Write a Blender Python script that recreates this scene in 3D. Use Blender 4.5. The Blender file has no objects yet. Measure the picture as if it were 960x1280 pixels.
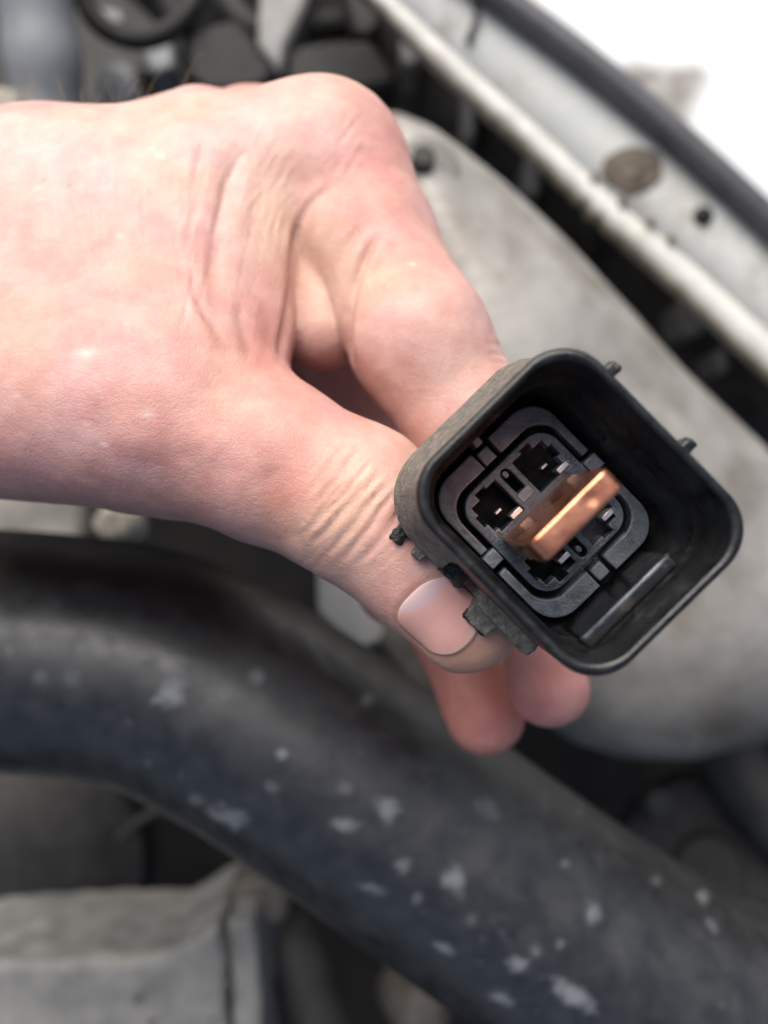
import bpy, bmesh, math, random
import numpy as np
from mathutils import Vector, Matrix

# ------------------------------------------------------------------ camera, sky, sun, exposure
SC = bpy.context.scene
CAMZ = 1.0                      # the phone is held a metre above the ground, looking straight down
KPX = 0.00096154                # tangent of one photo pixel (960 across, 49.6 degrees)

cam_d = bpy.data.cameras.new("camera")
cam_d.sensor_fit = 'HORIZONTAL'
cam_d.sensor_width = 36.0
cam_d.lens = 39.0
cam_d.clip_start = 0.005
cam_d.clip_end = 50
cam_d.dof.use_dof = True
cam_d.dof.focus_distance = 0.1255
cam_d.dof.aperture_fstop = 12.0
cam = bpy.data.objects.new("camera", cam_d)
SC.collection.objects.link(cam)
cam.location = (0, 0, CAMZ)
cam.rotation_euler = (0, 0, 0)
SC.camera = cam

SUN_DIR = Vector((-0.16, 0.70, 0.68)).normalized()     # towards the light
world = bpy.data.worlds.new("World")
SC.world = world
world.use_nodes = True
wn = world.node_tree.nodes
wl = world.node_tree.links
wn.clear()
sky = wn.new('ShaderNodeTexSky')
sky.sky_type = 'NISHITA'
sky.sun_disc = False
sky.sun_elevation = math.asin(SUN_DIR.z)
sky.sun_rotation = math.atan2(SUN_DIR.x, SUN_DIR.y)
sky.air_density = 1.0
sky.dust_density = 6.0
sky.ozone_density = 0.0
bgn = wn.new('ShaderNodeBackground')
bgn.inputs['Strength'].default_value = 0.055
won = wn.new('ShaderNodeOutputWorld')
wl.new(sky.outputs[0], bgn.inputs['Color'])
wl.new(bgn.outputs[0], won.inputs['Surface'])

sun_d = bpy.data.lights.new("sun", 'SUN')
sun_d.energy = 1.5
sun_d.angle = math.radians(60)
sun_d.color = (1.0, 0.985, 0.975)
sun = bpy.data.objects.new("sun", sun_d)
SC.collection.objects.link(sun)
sun.rotation_euler = (-SUN_DIR).to_track_quat('-Z', 'Y').to_euler()
sun.location = (0.5, 0.7, 2.0)

SC.view_settings.view_transform = 'Standard'
SC.view_settings.look = 'None'
SC.view_settings.exposure = 1.25
SC.view_settings.gamma = 1.0
SC.cycles.use_denoising = True
SC.cycles.max_bounces = 8

# ------------------------------------------------------------------ helpers (all lengths in millimetres; z = -distance below the phone)
rng = np.random.RandomState(7)
random.seed(7)
COL = SC.collection


def P(px, py, d):
    return np.array([(px - 480) * KPX * d, (640 - py) * KPX * d, -d])


def W(p):
    p = np.asarray(p, float)
    return p * 0.001 + np.array([0, 0, CAMZ])


def tag(o, label=None, cat=None, group=None, kind=None):
    if label: o['label'] = label
    if cat: o['category'] = cat
    if group: o['group'] = group
    if kind: o['kind'] = kind
    return o


def empty(name, at):
    o = bpy.data.objects.new(name, None)
    o.empty_display_size = 0.01
    o.location = W(at)
    COL.objects.link(o)
    return o


def mesh_obj(name, V, F, mat, parent=None, smooth=True, origin=None, auto=None):
    """V in mm.  A child stores its vertices relative to its parent's origin."""
    if parent is not None:
        org = np.array(parent.get('_o', (0, 0, 0)), float)
    else:
        org = np.array(origin if origin is not None else np.mean(np.asarray(V), axis=0), float)
    me = bpy.data.meshes.new(name)
    Vw = (np.asarray(V, float) - org) * 0.001
    if isinstance(F, np.ndarray):
        n = len(F)
        w = F.shape[1]
        me.vertices.add(len(Vw))
        me.vertices.foreach_set('co', Vw.astype(np.float32).ravel())
        me.loops.add(n * w)
        me.loops.foreach_set('vertex_index', F.astype(np.int32).ravel())
        me.polygons.add(n)
        me.polygons.foreach_set('loop_start', np.arange(0, n * w, w, dtype=np.int32))
        me.polygons.foreach_set('loop_total', np.full(n, w, dtype=np.int32))
        me.update(calc_edges=True)
    else:
        me.from_pydata([tuple(v) for v in Vw], [], F)
    if smooth:
        me.polygons.foreach_set('use_smooth', [True] * len(me.polygons))
    me.validate()
    if auto:
        me.set_sharp_from_angle(angle=math.radians(auto))
    me.materials.append(mat)
    o = bpy.data.objects.new(name, me)
    COL.objects.link(o)
    if parent is not None:
        o.parent = parent
    else:
        o.location = W(org)
    o['_o'] = [float(x) for x in org]
    return o


def root(name, at, label, cat, group=None):
    e = empty(name, at)
    e['_o'] = [float(x) for x in at]
    return tag(e, label, cat, group)


def bevel(o, w, seg=2, ang=35):
    m = o.modifiers.new('bevel', 'BEVEL')
    m.width = w * 0.001
    m.segments = seg
    m.limit_method = 'ANGLE'
    m.angle_limit = math.radians(ang)
    return o


def fix_normals(o):
    bm = bmesh.new()
    bm.from_mesh(o.data)
    bmesh.ops.recalc_face_normals(bm, faces=bm.faces)
    bm.to_mesh(o.data)
    bm.free()
    return o


def prism(name, pts, z0, z1, mat, parent=None, bev=0.3, seg=2, smooth=True, taper=0.0):
    """pts: list of (x,y) mm, z0 (far) z1 (near)."""
    pts = np.asarray(pts, float)
    n = len(pts)
    c = pts.mean(0)
    top = c + (pts - c) * (1 - taper)
    V = [(p[0], p[1], z0) for p in pts] + [(p[0], p[1], z1) for p in top]
    F = [list(range(n - 1, -1, -1)), list(range(n, 2 * n))]
    for i in range(n):
        j = (i + 1) % n
        F.append([i, j, n + j, n + i])
    o = mesh_obj(name, V, F, mat, parent, smooth=smooth)
    fix_normals(o)
    if smooth:
        o.data.set_sharp_from_angle(angle=math.radians(35))
    if bev:
        bevel(o, bev, seg)
    return o


def catmull(pts, n):
    pts = np.asarray(pts, float)
    P0 = np.vstack([2 * pts[0] - pts[1], pts, 2 * pts[-1] - pts[-2]])
    m = len(pts) - 1
    out = []
    for t in np.linspace(0, m - 1e-9, n):
        i = int(t)
        f = t - i
        a, b, c, d = P0[i], P0[i + 1], P0[i + 2], P0[i + 3]
        out.append(0.5 * ((2 * b) + (-a + c) * f + (2 * a - 5 * b + 4 * c - d) * f * f + (-a + 3 * b - 3 * c + d) * f ** 3))
    return np.array(out)


def tube_arrays(path, rad, nr=24):
    path = np.asarray(path, float)
    n = len(path)
    rad = np.broadcast_to(np.asarray(rad, float), (n,))
    T = np.gradient(path, axis=0)
    T /= np.linalg.norm(T, axis=1)[:, None]
    up = np.array([0, 0, 1.0])
    V = []
    for i in range(n):
        s = np.cross(T[i], up)
        if np.linalg.norm(s) < 1e-3:
            s = np.cross(T[i], np.array([0, 1.0, 0]))
        s /= np.linalg.norm(s)
        b = np.cross(s, T[i])
        for k in range(nr):
            a = 2 * math.pi * k / nr
            V.append(path[i] + rad[i] * (math.cos(a) * s + math.sin(a) * b))
    F = []
    for i in range(n - 1):
        for k in range(nr):
            k2 = (k + 1) % nr
            F.append([i * nr + k, i * nr + k2, (i + 1) * nr + k2, (i + 1) * nr + k])
    c0 = len(V)
    V.append(path[0]); V.append(path[-1])
    F4 = [f for f in F]
    caps = [[c0, (k + 1) % nr, k] for k in range(nr)] + [[c0 + 1, (n - 1) * nr + k, (n - 1) * nr + (k + 1) % nr] for k in range(nr)]
    return np.array(V), F4 + caps


def tube(name, path, rad, mat, parent=None, nr=24):
    V, F = tube_arrays(path, rad, nr)
    o = mesh_obj(name, V, F, mat, parent)
    fix_normals(o)
    return o


def lathe(name, c, axis, prof, mat, parent=None, nr=40):
    """prof: list of (r, h) along axis from c."""
    c = np.asarray(c, float)
    a = np.asarray(axis, float); a /= np.linalg.norm(a)
    s = np.cross(a, [0, 0, 1.0])
    if np.linalg.norm(s) < 1e-3: s = np.array([1.0, 0, 0])
    s /= np.linalg.norm(s); b = np.cross(a, s)
    V, F = [], []
    for r, h in prof:
        for k in range(nr):
            t = 2 * math.pi * k / nr
            V.append(c + a * h + r * (math.cos(t) * s + math.sin(t) * b))
    for i in range(len(prof) - 1):
        for k in range(nr):
            k2 = (k + 1) % nr
            F.append([i * nr + k, i * nr + k2, (i + 1) * nr + k2, (i + 1) * nr + k])
    F.append(list(range(nr))); F.append([(len(prof) - 1) * nr + k for k in range(nr)])
    o = mesh_obj(name, V, F, mat, parent)
    fix_normals(o)
    o.data.set_sharp_from_angle(angle=math.radians(40))
    return o


# ---- signed distance tools -------------------------------------------------------------
def sd_cone(p, a, b, ra, rb):
    a = np.asarray(a, np.float32); b = np.asarray(b, np.float32)
    ba = b - a
    L2 = float(ba @ ba)
    h = np.clip(((p - a) @ ba) / L2, 0, 1)
    q = p - a - h[:, None] * ba
    return np.sqrt((q * q).sum(1)) - (ra + (rb - ra) * h)


def sd_tri(p, a, b, c, r):
    a, b, c = [np.asarray(x, np.float32) for x in (a, b, c)]
    ba, cb, ac = b - a, c - b, a - c
    nor = np.cross(ba, ac)
    pa, pb, pc = p - a, p - b, p - c

    def seg(e, q):
        h = np.clip((q @ e) / float(e @ e), 0, 1)
        w = e * h[:, None] - q
        return (w * w).sum(1)
    s = (np.sign(pa @ np.cross(ba, nor)) + np.sign(pb @ np.cross(cb, nor)) + np.sign(pc @ np.cross(ac, nor)))
    edge = np.minimum(np.minimum(seg(ba, pa), seg(cb, pb)), seg(ac, pc))
    pl = (pa @ nor) ** 2 / float(nor @ nor)
    return np.sqrt(np.where(s < 2.0, edge, pl)) - r


def sd_ell(p, c, r):
    r = np.asarray(r, np.float32)
    q = (p - np.asarray(c, np.float32))
    k0 = np.sqrt(((q / r) ** 2).sum(1))
    k1 = np.sqrt(((q / (r * r)) ** 2).sum(1)) + 1e-6
    return k0 * (k0 - 1) / k1


def smin(a, b, k):
    h = np.clip(0.5 + 0.5 * (b - a) / k, 0, 1)
    return b + (a - b) * h - k * h * (1 - h)


def smax(a, b, k):
    return -smin(-a, -b, k)


def sd_poly2(p, poly):
    poly = np.asarray(poly, np.float32)
    n = len(poly)
    d = np.full(len(p), 1e9, np.float32)
    ins = np.zeros(len(p), bool)
    x, y = p[:, 0], p[:, 1]
    for i in range(n):
        a = poly[i]; b = poly[(i + 1) % n]
        e = b - a
        w = p[:, :2] - a
        h = np.clip((w @ e) / float(e @ e), 0, 1)
        q = w - h[:, None] * e
        d = np.minimum(d, (q * q).sum(1))
        c = ((a[1] <= y) & (b[1] > y)) | ((b[1] <= y) & (a[1] > y))
        xi = a[0] + (y - a[1]) * e[0] / (e[1] if abs(e[1]) > 1e-9 else 1e-9)
        ins ^= c & (x < xi)
    d = np.sqrt(d)
    return np.where(ins, -d, d)


def sd_extrude(p, poly, z0, z1, r):
    d = sd_poly2(p, poly) + r
    hz = (z1 - z0) / 2
    w = np.abs(p[:, 2] - (z0 + z1) / 2) - hz + r
    return np.minimum(np.maximum(d, w), 0) + np.sqrt(np.maximum(d, 0) ** 2 + np.maximum(w, 0) ** 2) - r


def surface(fn, lo, hi, h, B=8, smooth_it=2):
    """Surface of fn=0 as quads (surface nets on bricks near the surface)."""
    lo = np.asarray(lo, float); hi = np.asarray(hi, float)
    nb = np.ceil((hi - lo) / (h * B)).astype(int)
    N = nb * B + 1
    cx = [lo[i] + (np.arange(nb[i]) + 0.5) * B * h for i in range(3)]
    C = np.stack(np.meshgrid(*cx, indexing='ij'), -1).reshape(-1, 3).astype(np.float32)
    dc = fn(C)
    near = np.abs(dc) < B * h * 1.15
    F = np.empty(N, np.float32)
    big = np.repeat(np.repeat(np.repeat(dc.reshape(nb), B, 0), B, 1), B, 2)
    F[:] = 1.0
    F[:-1, :-1, :-1] = big
    idx = np.argwhere(near.reshape(nb))
    loc = np.stack(np.meshgrid(*[np.arange(B + 1)] * 3, indexing='ij'), -1).reshape(-1, 3)
    step = 1500
    for s in range(0, len(idx), step):
        g = (idx[s:s + step, None, :] * B + loc[None]).reshape(-1, 3)
        F[g[:, 0], g[:, 1], g[:, 2]] = fn((lo + g * h).astype(np.float32))
    S = F < 0
    cs = np.zeros(tuple(N - 1), np.int8)
    for i in (0, 1):
        for j in (0, 1):
            for k in (0, 1):
                cs += S[i:N[0] - 1 + i, j:N[1] - 1 + j, k:N[2] - 1 + k]
    cell = np.argwhere((cs > 0) & (cs < 8))
    vid = np.full(tuple(N - 1), -1, np.int32)
    vid[cell[:, 0], cell[:, 1], cell[:, 2]] = np.arange(len(cell))
    acc = np.zeros((len(cell), 3)); cnt = np.zeros(len(cell))
    corners = [(i, j, k) for i in (0, 1) for j in (0, 1) for k in (0, 1)]
    for a in corners:
        for ax in range(3):
            if a[ax] == 0:
                b = list(a); b[ax] = 1
                fa = F[cell[:, 0] + a[0], cell[:, 1] + a[1], cell[:, 2] + a[2]]
                fb = F[cell[:, 0] + b[0], cell[:, 1] + b[1], cell[:, 2] + b[2]]
                m = (fa < 0) != (fb < 0)
                t = np.where(m, fa / np.where(m, fa - fb, 1), 0)
                q = np.tile(np.array(a, float), (len(cell), 1))
                q[:, ax] += t
                acc[m] += q[m]; cnt[m] += 1
    V = lo + (cell + acc / np.maximum(cnt, 1)[:, None]) * h
    quads = []
    for ax in range(3):
        u, v = (ax + 1) % 3, (ax + 2) % 3
        sl0 = [slice(None)] * 3; sl1 = [slice(None)] * 3
        sl0[ax] = slice(0, N[ax] - 1); sl1[ax] = slice(1, N[ax])
        e = np.argwhere(S[tuple(sl0)] != S[tuple(sl1)])
        e = e[(e[:, u] > 0) & (e[:, v] > 0) & (e[:, u] < N[u] - 1) & (e[:, v] < N[v] - 1)]
        ins = S[e[:, 0], e[:, 1], e[:, 2]]

        def cid(du, dv):
            c = e.copy(); c[:, u] -= du; c[:, v] -= dv
            return vid[c[:, 0], c[:, 1], c[:, 2]]
        q = np.stack([cid(1, 1), cid(0, 1), cid(0, 0), cid(1, 0)], 1)
        q[~ins] = q[~ins][:, ::-1]
        quads.append(q)
    Q = np.vstack(quads)
    Q = Q[(Q >= 0).all(1)]
    for _ in range(smooth_it):
        V = laplace(V, Q, 0.5)
    return V, Q


def laplace(V, Q, f, mask=None):
    n = len(V)
    s = np.zeros((n, 3)); c = np.zeros(n)
    for a, b in ((0, 1), (1, 2), (2, 3), (3, 0)):
        for x, y in ((a, b), (b, a)):
            c += np.bincount(Q[:, x], minlength=n)
            for k in range(3):
                s[:, k] += np.bincount(Q[:, x], weights=V[Q[:, y], k], minlength=n)
    m = s / np.maximum(c, 1)[:, None]
    g = np.full(n, f) if mask is None else f * mask
    return V + (m - V) * g[:, None]


def vnormals(V, Q):
    fn = np.cross(V[Q[:, 2]] - V[Q[:, 0]], V[Q[:, 3]] - V[Q[:, 1]])
    N = np.zeros_like(V)
    for j in range(4):
        for k in range(3):
            N[:, k] += np.bincount(Q[:, j], weights=fn[:, k], minlength=len(V))
    return N / (np.linalg.norm(N, axis=1)[:, None] + 1e-12)


def to_px(V):
    d = -V[:, 2]
    return np.stack([480 + V[:, 0] / (KPX * d), 640 - V[:, 1] / (KPX * d)], 1), d


def dist_poly(q, line):
    """distance of 2D points to a polyline and the running fraction along it"""
    line = np.asarray(line, float)
    L = np.concatenate([[0], np.cumsum(np.linalg.norm(np.diff(line, axis=0), axis=1))])
    best = np.full(len(q), 1e9); tt = np.zeros(len(q)); side = np.zeros(len(q))
    for i in range(len(line) - 1):
        a, b = line[i], line[i + 1]
        e = b - a
        w = q - a
        h = np.clip((w @ e) / (e @ e), 0, 1)
        r = w - h[:, None] * e
        d = np.sqrt((r * r).sum(1))
        m = d < best
        best[m] = d[m]
        tt[m] = (L[i] + h[m] * (L[i + 1] - L[i])) / L[-1]
        side[m] = np.sign(e[0] * w[m, 1] - e[1] * w[m, 0])
    return best, tt, side


def vnoise(p, scale, seed=0):
    """smooth value noise in [-1,1] for points (mm)"""
    q = np.asarray(p, float) / scale + 1000.0
    i = np.floor(q).astype(np.int64)
    f = q - i
    f = f * f * (3 - 2 * f)
    out = 0

    def hsh(x, y, z):
        n = (x * 73856093) ^ (y * 19349663) ^ (z * 83492791) ^ (seed * 2654435761)
        n = (n ^ (n >> 13)) * 1274126177 & 0xffffffff
        n = n ^ (n >> 16)
        return (n & 0xffff) / 32767.5 - 1
    for a in (0, 1):
        for b in (0, 1):
            for c in (0, 1):
                w = (f[:, 0] if a else 1 - f[:, 0]) * (f[:, 1] if b else 1 - f[:, 1]) * (f[:, 2] if c else 1 - f[:, 2])
                out = out + w * hsh(i[:, 0] + a, i[:, 1] + b, i[:, 2] + c)
    return out


# ---- materials --------------------------------------------------------------------------
def material(name, c1, c2=None, scale=300.0, rough=0.5, rough2=None, metal=0.0, bump=0.0, bscale=900.0, dust=None,
             dust_scale=120.0, dust_amt=0.5, sss=0.0, spec=0.5, aniso=(1, 1, 1), detail=6.0, lo=0.38, hi=0.66):
    m = bpy.data.materials.new(name)
    m.use_nodes = True
    nt = m.node_tree
    N, L = nt.nodes, nt.links
    bs = N['Principled BSDF']
    tc = N.new('ShaderNodeTexCoord')
    mp = N.new('ShaderNodeMapping')
    mp.inputs['Scale'].default_value = aniso
    L.new(tc.outputs['Object'], mp.inputs['Vector'])
    n1 = N.new('ShaderNodeTexNoise')
    n1.inputs['Scale'].default_value = scale
    n1.inputs['Detail'].default_value = detail
    n1.inputs['Roughness'].default_value = 0.6
    L.new(mp.outputs[0], n1.inputs['Vector'])
    rmp = N.new('ShaderNodeMapRange')
    rmp.inputs['From Min'].default_value = lo
    rmp.inputs['From Max'].default_value = hi
    L.new(n1.outputs[0], rmp.inputs['Value'])
    mix = N.new('ShaderNodeMix'); mix.data_type = 'RGBA'
    mix.inputs[6].default_value = (*c1, 1)
    mix.inputs[7].default_value = (*(c2 or c1), 1)
    L.new(rmp.outputs[0], mix.inputs[0])
    col = mix.outputs[2]
    if dust:
        n2 = N.new('ShaderNodeTexNoise')
        n2.inputs['Scale'].default_value = dust_scale
        n2.inputs['Detail'].default_value = 8
        n2.inputs['Roughness'].default_value = 0.7
        L.new(tc.outputs['Object'], n2.inputs['Vector'])
        r2 = N.new('ShaderNodeMapRange')
        r2.inputs['From Min'].default_value = 0.62 - 0.3 * dust_amt
        r2.inputs['From Max'].default_value = 0.78 - 0.2 * dust_amt
        r2.inputs['To Max'].default_value = 0.9
        L.new(n2.outputs[0], r2.inputs['Value'])
        mx = N.new('ShaderNodeMix'); mx.data_type = 'RGBA'
        L.new(r2.outputs[0], mx.inputs[0])
        L.new(col, mx.inputs[6])
        mx.inputs[7].default_value = (*dust, 1)
        col = mx.outputs[2]
    L.new(col, bs.inputs['Base Color'])
    if rough2 is not None:
        rr = N.new('ShaderNodeMapRange')
        rr.inputs['To Min'].default_value = rough
        rr.inputs['To Max'].default_value = rough2
        L.new(rmp.outputs[0], rr.inputs['Value'])
        L.new(rr.outputs[0], bs.inputs['Roughness'])
    else:
        bs.inputs['Roughness'].default_value = rough
    bs.inputs['Metallic'].default_value = metal
    bs.inputs['Specular IOR Level'].default_value = spec
    if bump:
        n3 = N.new('ShaderNodeTexNoise')
        n3.inputs['Scale'].default_value = bscale
        n3.inputs['Detail'].default_value = 5
        L.new(mp.outputs[0], n3.inputs['Vector'])
        bp = N.new('ShaderNodeBump')
        bp.inputs['Strength'].default_value = bump
        bp.inputs['Distance'].default_value = 0.0006
        L.new(n3.outputs[0], bp.inputs['Height'])
        L.new(bp.outputs[0], bs.inputs['Normal'])
    return m


def with_attr(m, attr, color, rough=None):
    """mix a colour in where the point attribute is 1"""
    nt = m.node_tree
    N, L = nt.nodes, nt.links
    bs = N['Principled BSDF']
    src = bs.inputs['Base Color'].links[0].from_socket
    at = N.new('ShaderNodeAttribute'); at.attribute_name = attr
    mx = N.new('ShaderNodeMix'); mx.data_type = 'RGBA'
    L.new(at.outputs['Fac'], mx.inputs[0])
    L.new(src, mx.inputs[6])
    mx.inputs[7].default_value = (*color, 1)
    L.new(mx.outputs[2], bs.inputs['Base Color'])
    return m


def skin_material():
    m = bpy.data.materials.new('skin')
    m.use_nodes = True
    nt = m.node_tree
    N, L = nt.nodes, nt.links
    bs = N['Principled BSDF']
    at = N.new('ShaderNodeAttribute'); at.attribute_name = 'tone'
    tc = N.new('ShaderNodeTexCoord')
    n1 = N.new('ShaderNodeTexNoise')
    n1.inputs['Scale'].default_value = 160
    n1.inputs['Detail'].default_value = 7
    n1.inputs['Roughness'].default_value = 0.62
    L.new(tc.outputs['Object'], n1.inputs['Vector'])
    mr = N.new('ShaderNodeMapRange')
    mr.inputs['From Min'].default_value = 0.35; mr.inputs['From Max'].default_value = 0.65
    L.new(n1.outputs[0], mr.inputs['Value'])
    mix = N.new('ShaderNodeMix'); mix.data_type = 'RGBA'; mix.blend_type = 'MULTIPLY'
    mix.inputs[0].default_value = 1.0
    ramp = N.new('ShaderNodeMix'); ramp.data_type = 'RGBA'
    ramp.inputs[6].default_value = (0.93, 0.83, 0.81, 1)
    ramp.inputs[7].default_value = (1.06, 1.06, 1.04, 1)
    L.new(mr.outputs[0], ramp.inputs[0])
    L.new(at.outputs['Color'], mix.inputs[6])
    L.new(ramp.outputs[2], mix.inputs[7])
    L.new(mix.outputs[2], bs.inputs['Base Color'])
    bs.inputs['Roughness'].default_value = 0.5
    bs.inputs['Specular IOR Level'].default_value = 0.35
    bs.inputs['Subsurface Weight'].default_value = 0.22
    bs.inputs['Subsurface Radius'].default_value = (1.0, 0.35, 0.2)
    bs.inputs['Subsurface Scale'].default_value = 0.0022
    vo = N.new('ShaderNodeTexVoronoi')
    vo.feature = 'DISTANCE_TO_EDGE'
    vo.inputs['Scale'].default_value = 1300
    wp = N.new('ShaderNodeTexNoise'); wp.inputs['Scale'].default_value = 500
    add = N.new('ShaderNodeMix'); add.data_type = 'RGBA'; add.blend_type = 'LINEAR_LIGHT'
    add.inputs[0].default_value = 0.0012
    L.new(tc.outputs['Object'], add.inputs[6]); L.new(wp.outputs['Color'], add.inputs[7])
    L.new(tc.outputs['Object'], wp.inputs['Vector'])
    L.new(add.outputs[2], vo.inputs['Vector'])
    vm = N.new('ShaderNodeMapRange')
    vm.inputs['From Max'].default_value = 0.12
    L.new(vo.outputs['Distance'], vm.inputs['Value'])
    b1 = N.new('ShaderNodeBump'); b1.inputs['Strength'].default_value = 0.28; b1.inputs['Distance'].default_value = 0.00016
    L.new(vm.outputs[0], b1.inputs['Height'])
    n2 = N.new('ShaderNodeTexNoise'); n2.inputs['Scale'].default_value = 900; n2.inputs['Detail'].default_value = 4
    L.new(tc.outputs['Object'], n2.inputs['Vector'])
    b2 = N.new('ShaderNodeBump'); b2.inputs['Strength'].default_value = 0.26; b2.inputs['Distance'].default_value = 0.0003
    L.new(n2.outputs[0], b2.inputs['Height'])
    L.new(b1.outputs[0], b2.inputs['Normal'])
    L.new(b2.outputs[0], bs.inputs['Normal'])
    return m


M = {}
M['floor'] = material('shade_black_floor', (0.004, 0.004, 0.004), (0.010, 0.009, 0.008), 30, 0.8, spec=.2)  # near black: the deep shade of the bay is put into the colour
M['rubber'] = with_attr(material('black_hose_rubber', (0.010, 0.011, 0.013), (0.018, 0.020, 0.023), 160, 0.38, 0.52, spec=.9, bump=0.12, bscale=700,
                                 dust=(0.055, 0.058, 0.062), dust_scale=55, dust_amt=0.15), 'splash', (0.24, 0.26, 0.28))
M['alu'] = material('cast_aluminium', (0.28, 0.272, 0.258), (0.41, 0.405, 0.39), 26, 0.5, 0.65, metal=0.45, bump=0.5, bscale=500,
                    dust=(0.16, 0.142, 0.12), dust_scale=20, dust_amt=0.5)
M['alu_dark'] = material('dirty_aluminium', (0.16, 0.155, 0.145), (0.28, 0.27, 0.25), 60, 0.65, metal=0.15, bump=0.3)
M['paint'] = material('white_car_paint', (0.56, 0.565, 0.53), (0.68, 0.69, 0.66), 60, 0.5, dust=(0.36, 0.34, 0.29), dust_scale=60, dust_amt=0.38)
M['paint_stain'] = with_attr(material('stained_white_paint', (0.74, 0.78, 0.77), (0.80, 0.82, 0.81), 30, 0.28), 'stain', (0.17, 0.145, 0.12))
M['paint_inner'] = material('white_inner_paint', (0.50, 0.525, 0.51), (0.58, 0.595, 0.575), 40, 0.6, dust=(0.30, 0.28, 0.24), dust_scale=38, dust_amt=0.4)
M['edge'] = material('grimy_flange_edge', (0.20, 0.185, 0.155), (0.38, 0.36, 0.31), 90, 0.7)
M['seal'] = material('seal_rubber', (0.045, 0.048, 0.058), (0.07, 0.073, 0.082), 90, 0.45)
M['liner'] = material('dark_liner', (0.028, 0.026, 0.024), (0.075, 0.069, 0.063), 45, 0.75)
M['rib'] = material('dusty_rib', (0.22, 0.225, 0.225), (0.32, 0.32, 0.31), 90, 0.6)
M['rust'] = material('rusty_steel', (0.075, 0.06, 0.047), (0.14, 0.115, 0.09), 180, 0.8, bump=0.5)
M['blue_grey'] = material('blue_grey_plastic', (0.19, 0.21, 0.225), (0.27, 0.29, 0.305), 40, 0.5)
M['black'] = material('matte_black_plastic', (0.009, 0.009, 0.010), (0.02, 0.02, 0.021), 90, 0.6, spec=.3)
M['dark_grey'] = material('dark_grey_plastic', (0.022, 0.022, 0.022), (0.042, 0.042, 0.04), 40, 0.6, spec=.35)
M['grey'] = material('grey_metal', (0.27, 0.275, 0.275), (0.36, 0.36, 0.355), 60, 0.6)
M['support'] = material('painted_support', (0.13, 0.134, 0.132), (0.21, 0.21, 0.203), 60, 0.7, dust=(0.09, 0.08, 0.07), dust_scale=60, dust_amt=0.12)
M['brown'] = material('grimy_bracket', (0.05, 0.045, 0.04), (0.10, 0.09, 0.08), 90, 0.7, bump=0.4)
M['beige'] = material('corroded_casting', (0.26, 0.24, 0.20), (0.42, 0.39, 0.33), 260, 0.8, bump=0.8, bscale=500)
M['shell'] = material('connector_shell', (0.006, 0.007, 0.008), (0.013, 0.014, 0.016), 420, 0.26, 0.42, bump=0.12, bscale=2200, dust=(0.075, 0.07, 0.063), dust_scale=130, dust_amt=0.22)
M['collar'] = material('dusty_collar', (0.12, 0.112, 0.10), (0.25, 0.23, 0.20), 700, 0.85, bump=0.7, bscale=2600, detail=12)
M['broken'] = material('broken_plastic', (0.012, 0.012, 0.012), (0.04, 0.038, 0.034), 900, 0.5, bump=0.9, bscale=2600)
M['block'] = material('terminal_block_plastic', (0.020, 0.031, 0.046), (0.075, 0.103, 0.135), 600, 0.24, 0.48, bump=0.25, bscale=2500,
                      dust=(0.19, 0.215, 0.24), dust_scale=480, dust_amt=0.28)
M['ledge'] = material('highlight_ledge', (0.05, 0.06, 0.075), (0.15, 0.175, 0.205), 300, 0.14, 0.3)  # glossy, with a bluish highlight put into the base colour
M['tin'] = material('tinned_contact', (0.62, 0.62, 0.60), (0.78, 0.78, 0.76), 900, 0.35, metal=0.6)
M['copper'] = material('copper', (0.80, 0.30, 0.165), (0.92, 0.42, 0.26), 300, 0.26, 0.38, metal=1.0, bump=0.05, bscale=1500)


def edge_wear(m, color, lo, hi):
    N, L = m.node_tree.nodes, m.node_tree.links
    bs = N['Principled BSDF']
    src = bs.inputs['Base Color'].links[0].from_socket
    g = N.new('ShaderNodeNewGeometry')
    mr = N.new('ShaderNodeMapRange')
    mr.inputs['From Min'].default_value = lo; mr.inputs['From Max'].default_value = hi
    L.new(g.outputs['Pointiness'], mr.inputs['Value'])
    n = N.new('ShaderNodeTexNoise'); n.inputs['Scale'].default_value = 500; n.inputs['Detail'].default_value = 4
    tc = N.new('ShaderNodeTexCoord'); L.new(tc.outputs['Object'], n.inputs['Vector'])
    mu_ = N.new('ShaderNodeMath'); mu_.operation = 'MULTIPLY'
    L.new(mr.outputs[0], mu_.inputs[0]); L.new(n.outputs[0], mu_.inputs[1])
    mx = N.new('ShaderNodeMix'); mx.data_type = 'RGBA'
    L.new(mu_.outputs[0], mx.inputs[0]); L.new(src, mx.inputs[6]); mx.inputs[7].default_value = (*color, 1)
    L.new(mx.outputs[2], bs.inputs['Base Color'])


edge_wear(M['block'], (0.34, 0.37, 0.40), .505, .55)
M['skin'] = skin_material()
M['nail'] = material('fingernail', (0.72, 0.44, 0.40), (0.78, 0.52, 0.48), 130, 0.28, sss=0.1)
M['hair'] = material('arm_hair', (0.30, 0.2, 0.11), (0.38, 0.27, 0.15), 400, 0.5)


def nail_material(name, body, moon, edge):
    m = material(name, body, tuple(min(1, c * 1.12) for c in body), 220, 0.4, spec=.3)
    with_attr(m, 'moon', moon)
    with_attr(m, 'free_edge', edge)
    m.node_tree.nodes['Principled BSDF'].inputs['Subsurface Weight'].default_value = 0.15
    m.node_tree.nodes['Principled BSDF'].inputs['Subsurface Scale'].default_value = 0.0015
    return m


M['nail'] = nail_material('fingernail', (0.76, 0.40, 0.345), (0.68, 0.50, 0.52), (0.78, 0.52, 0.40))

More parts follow.
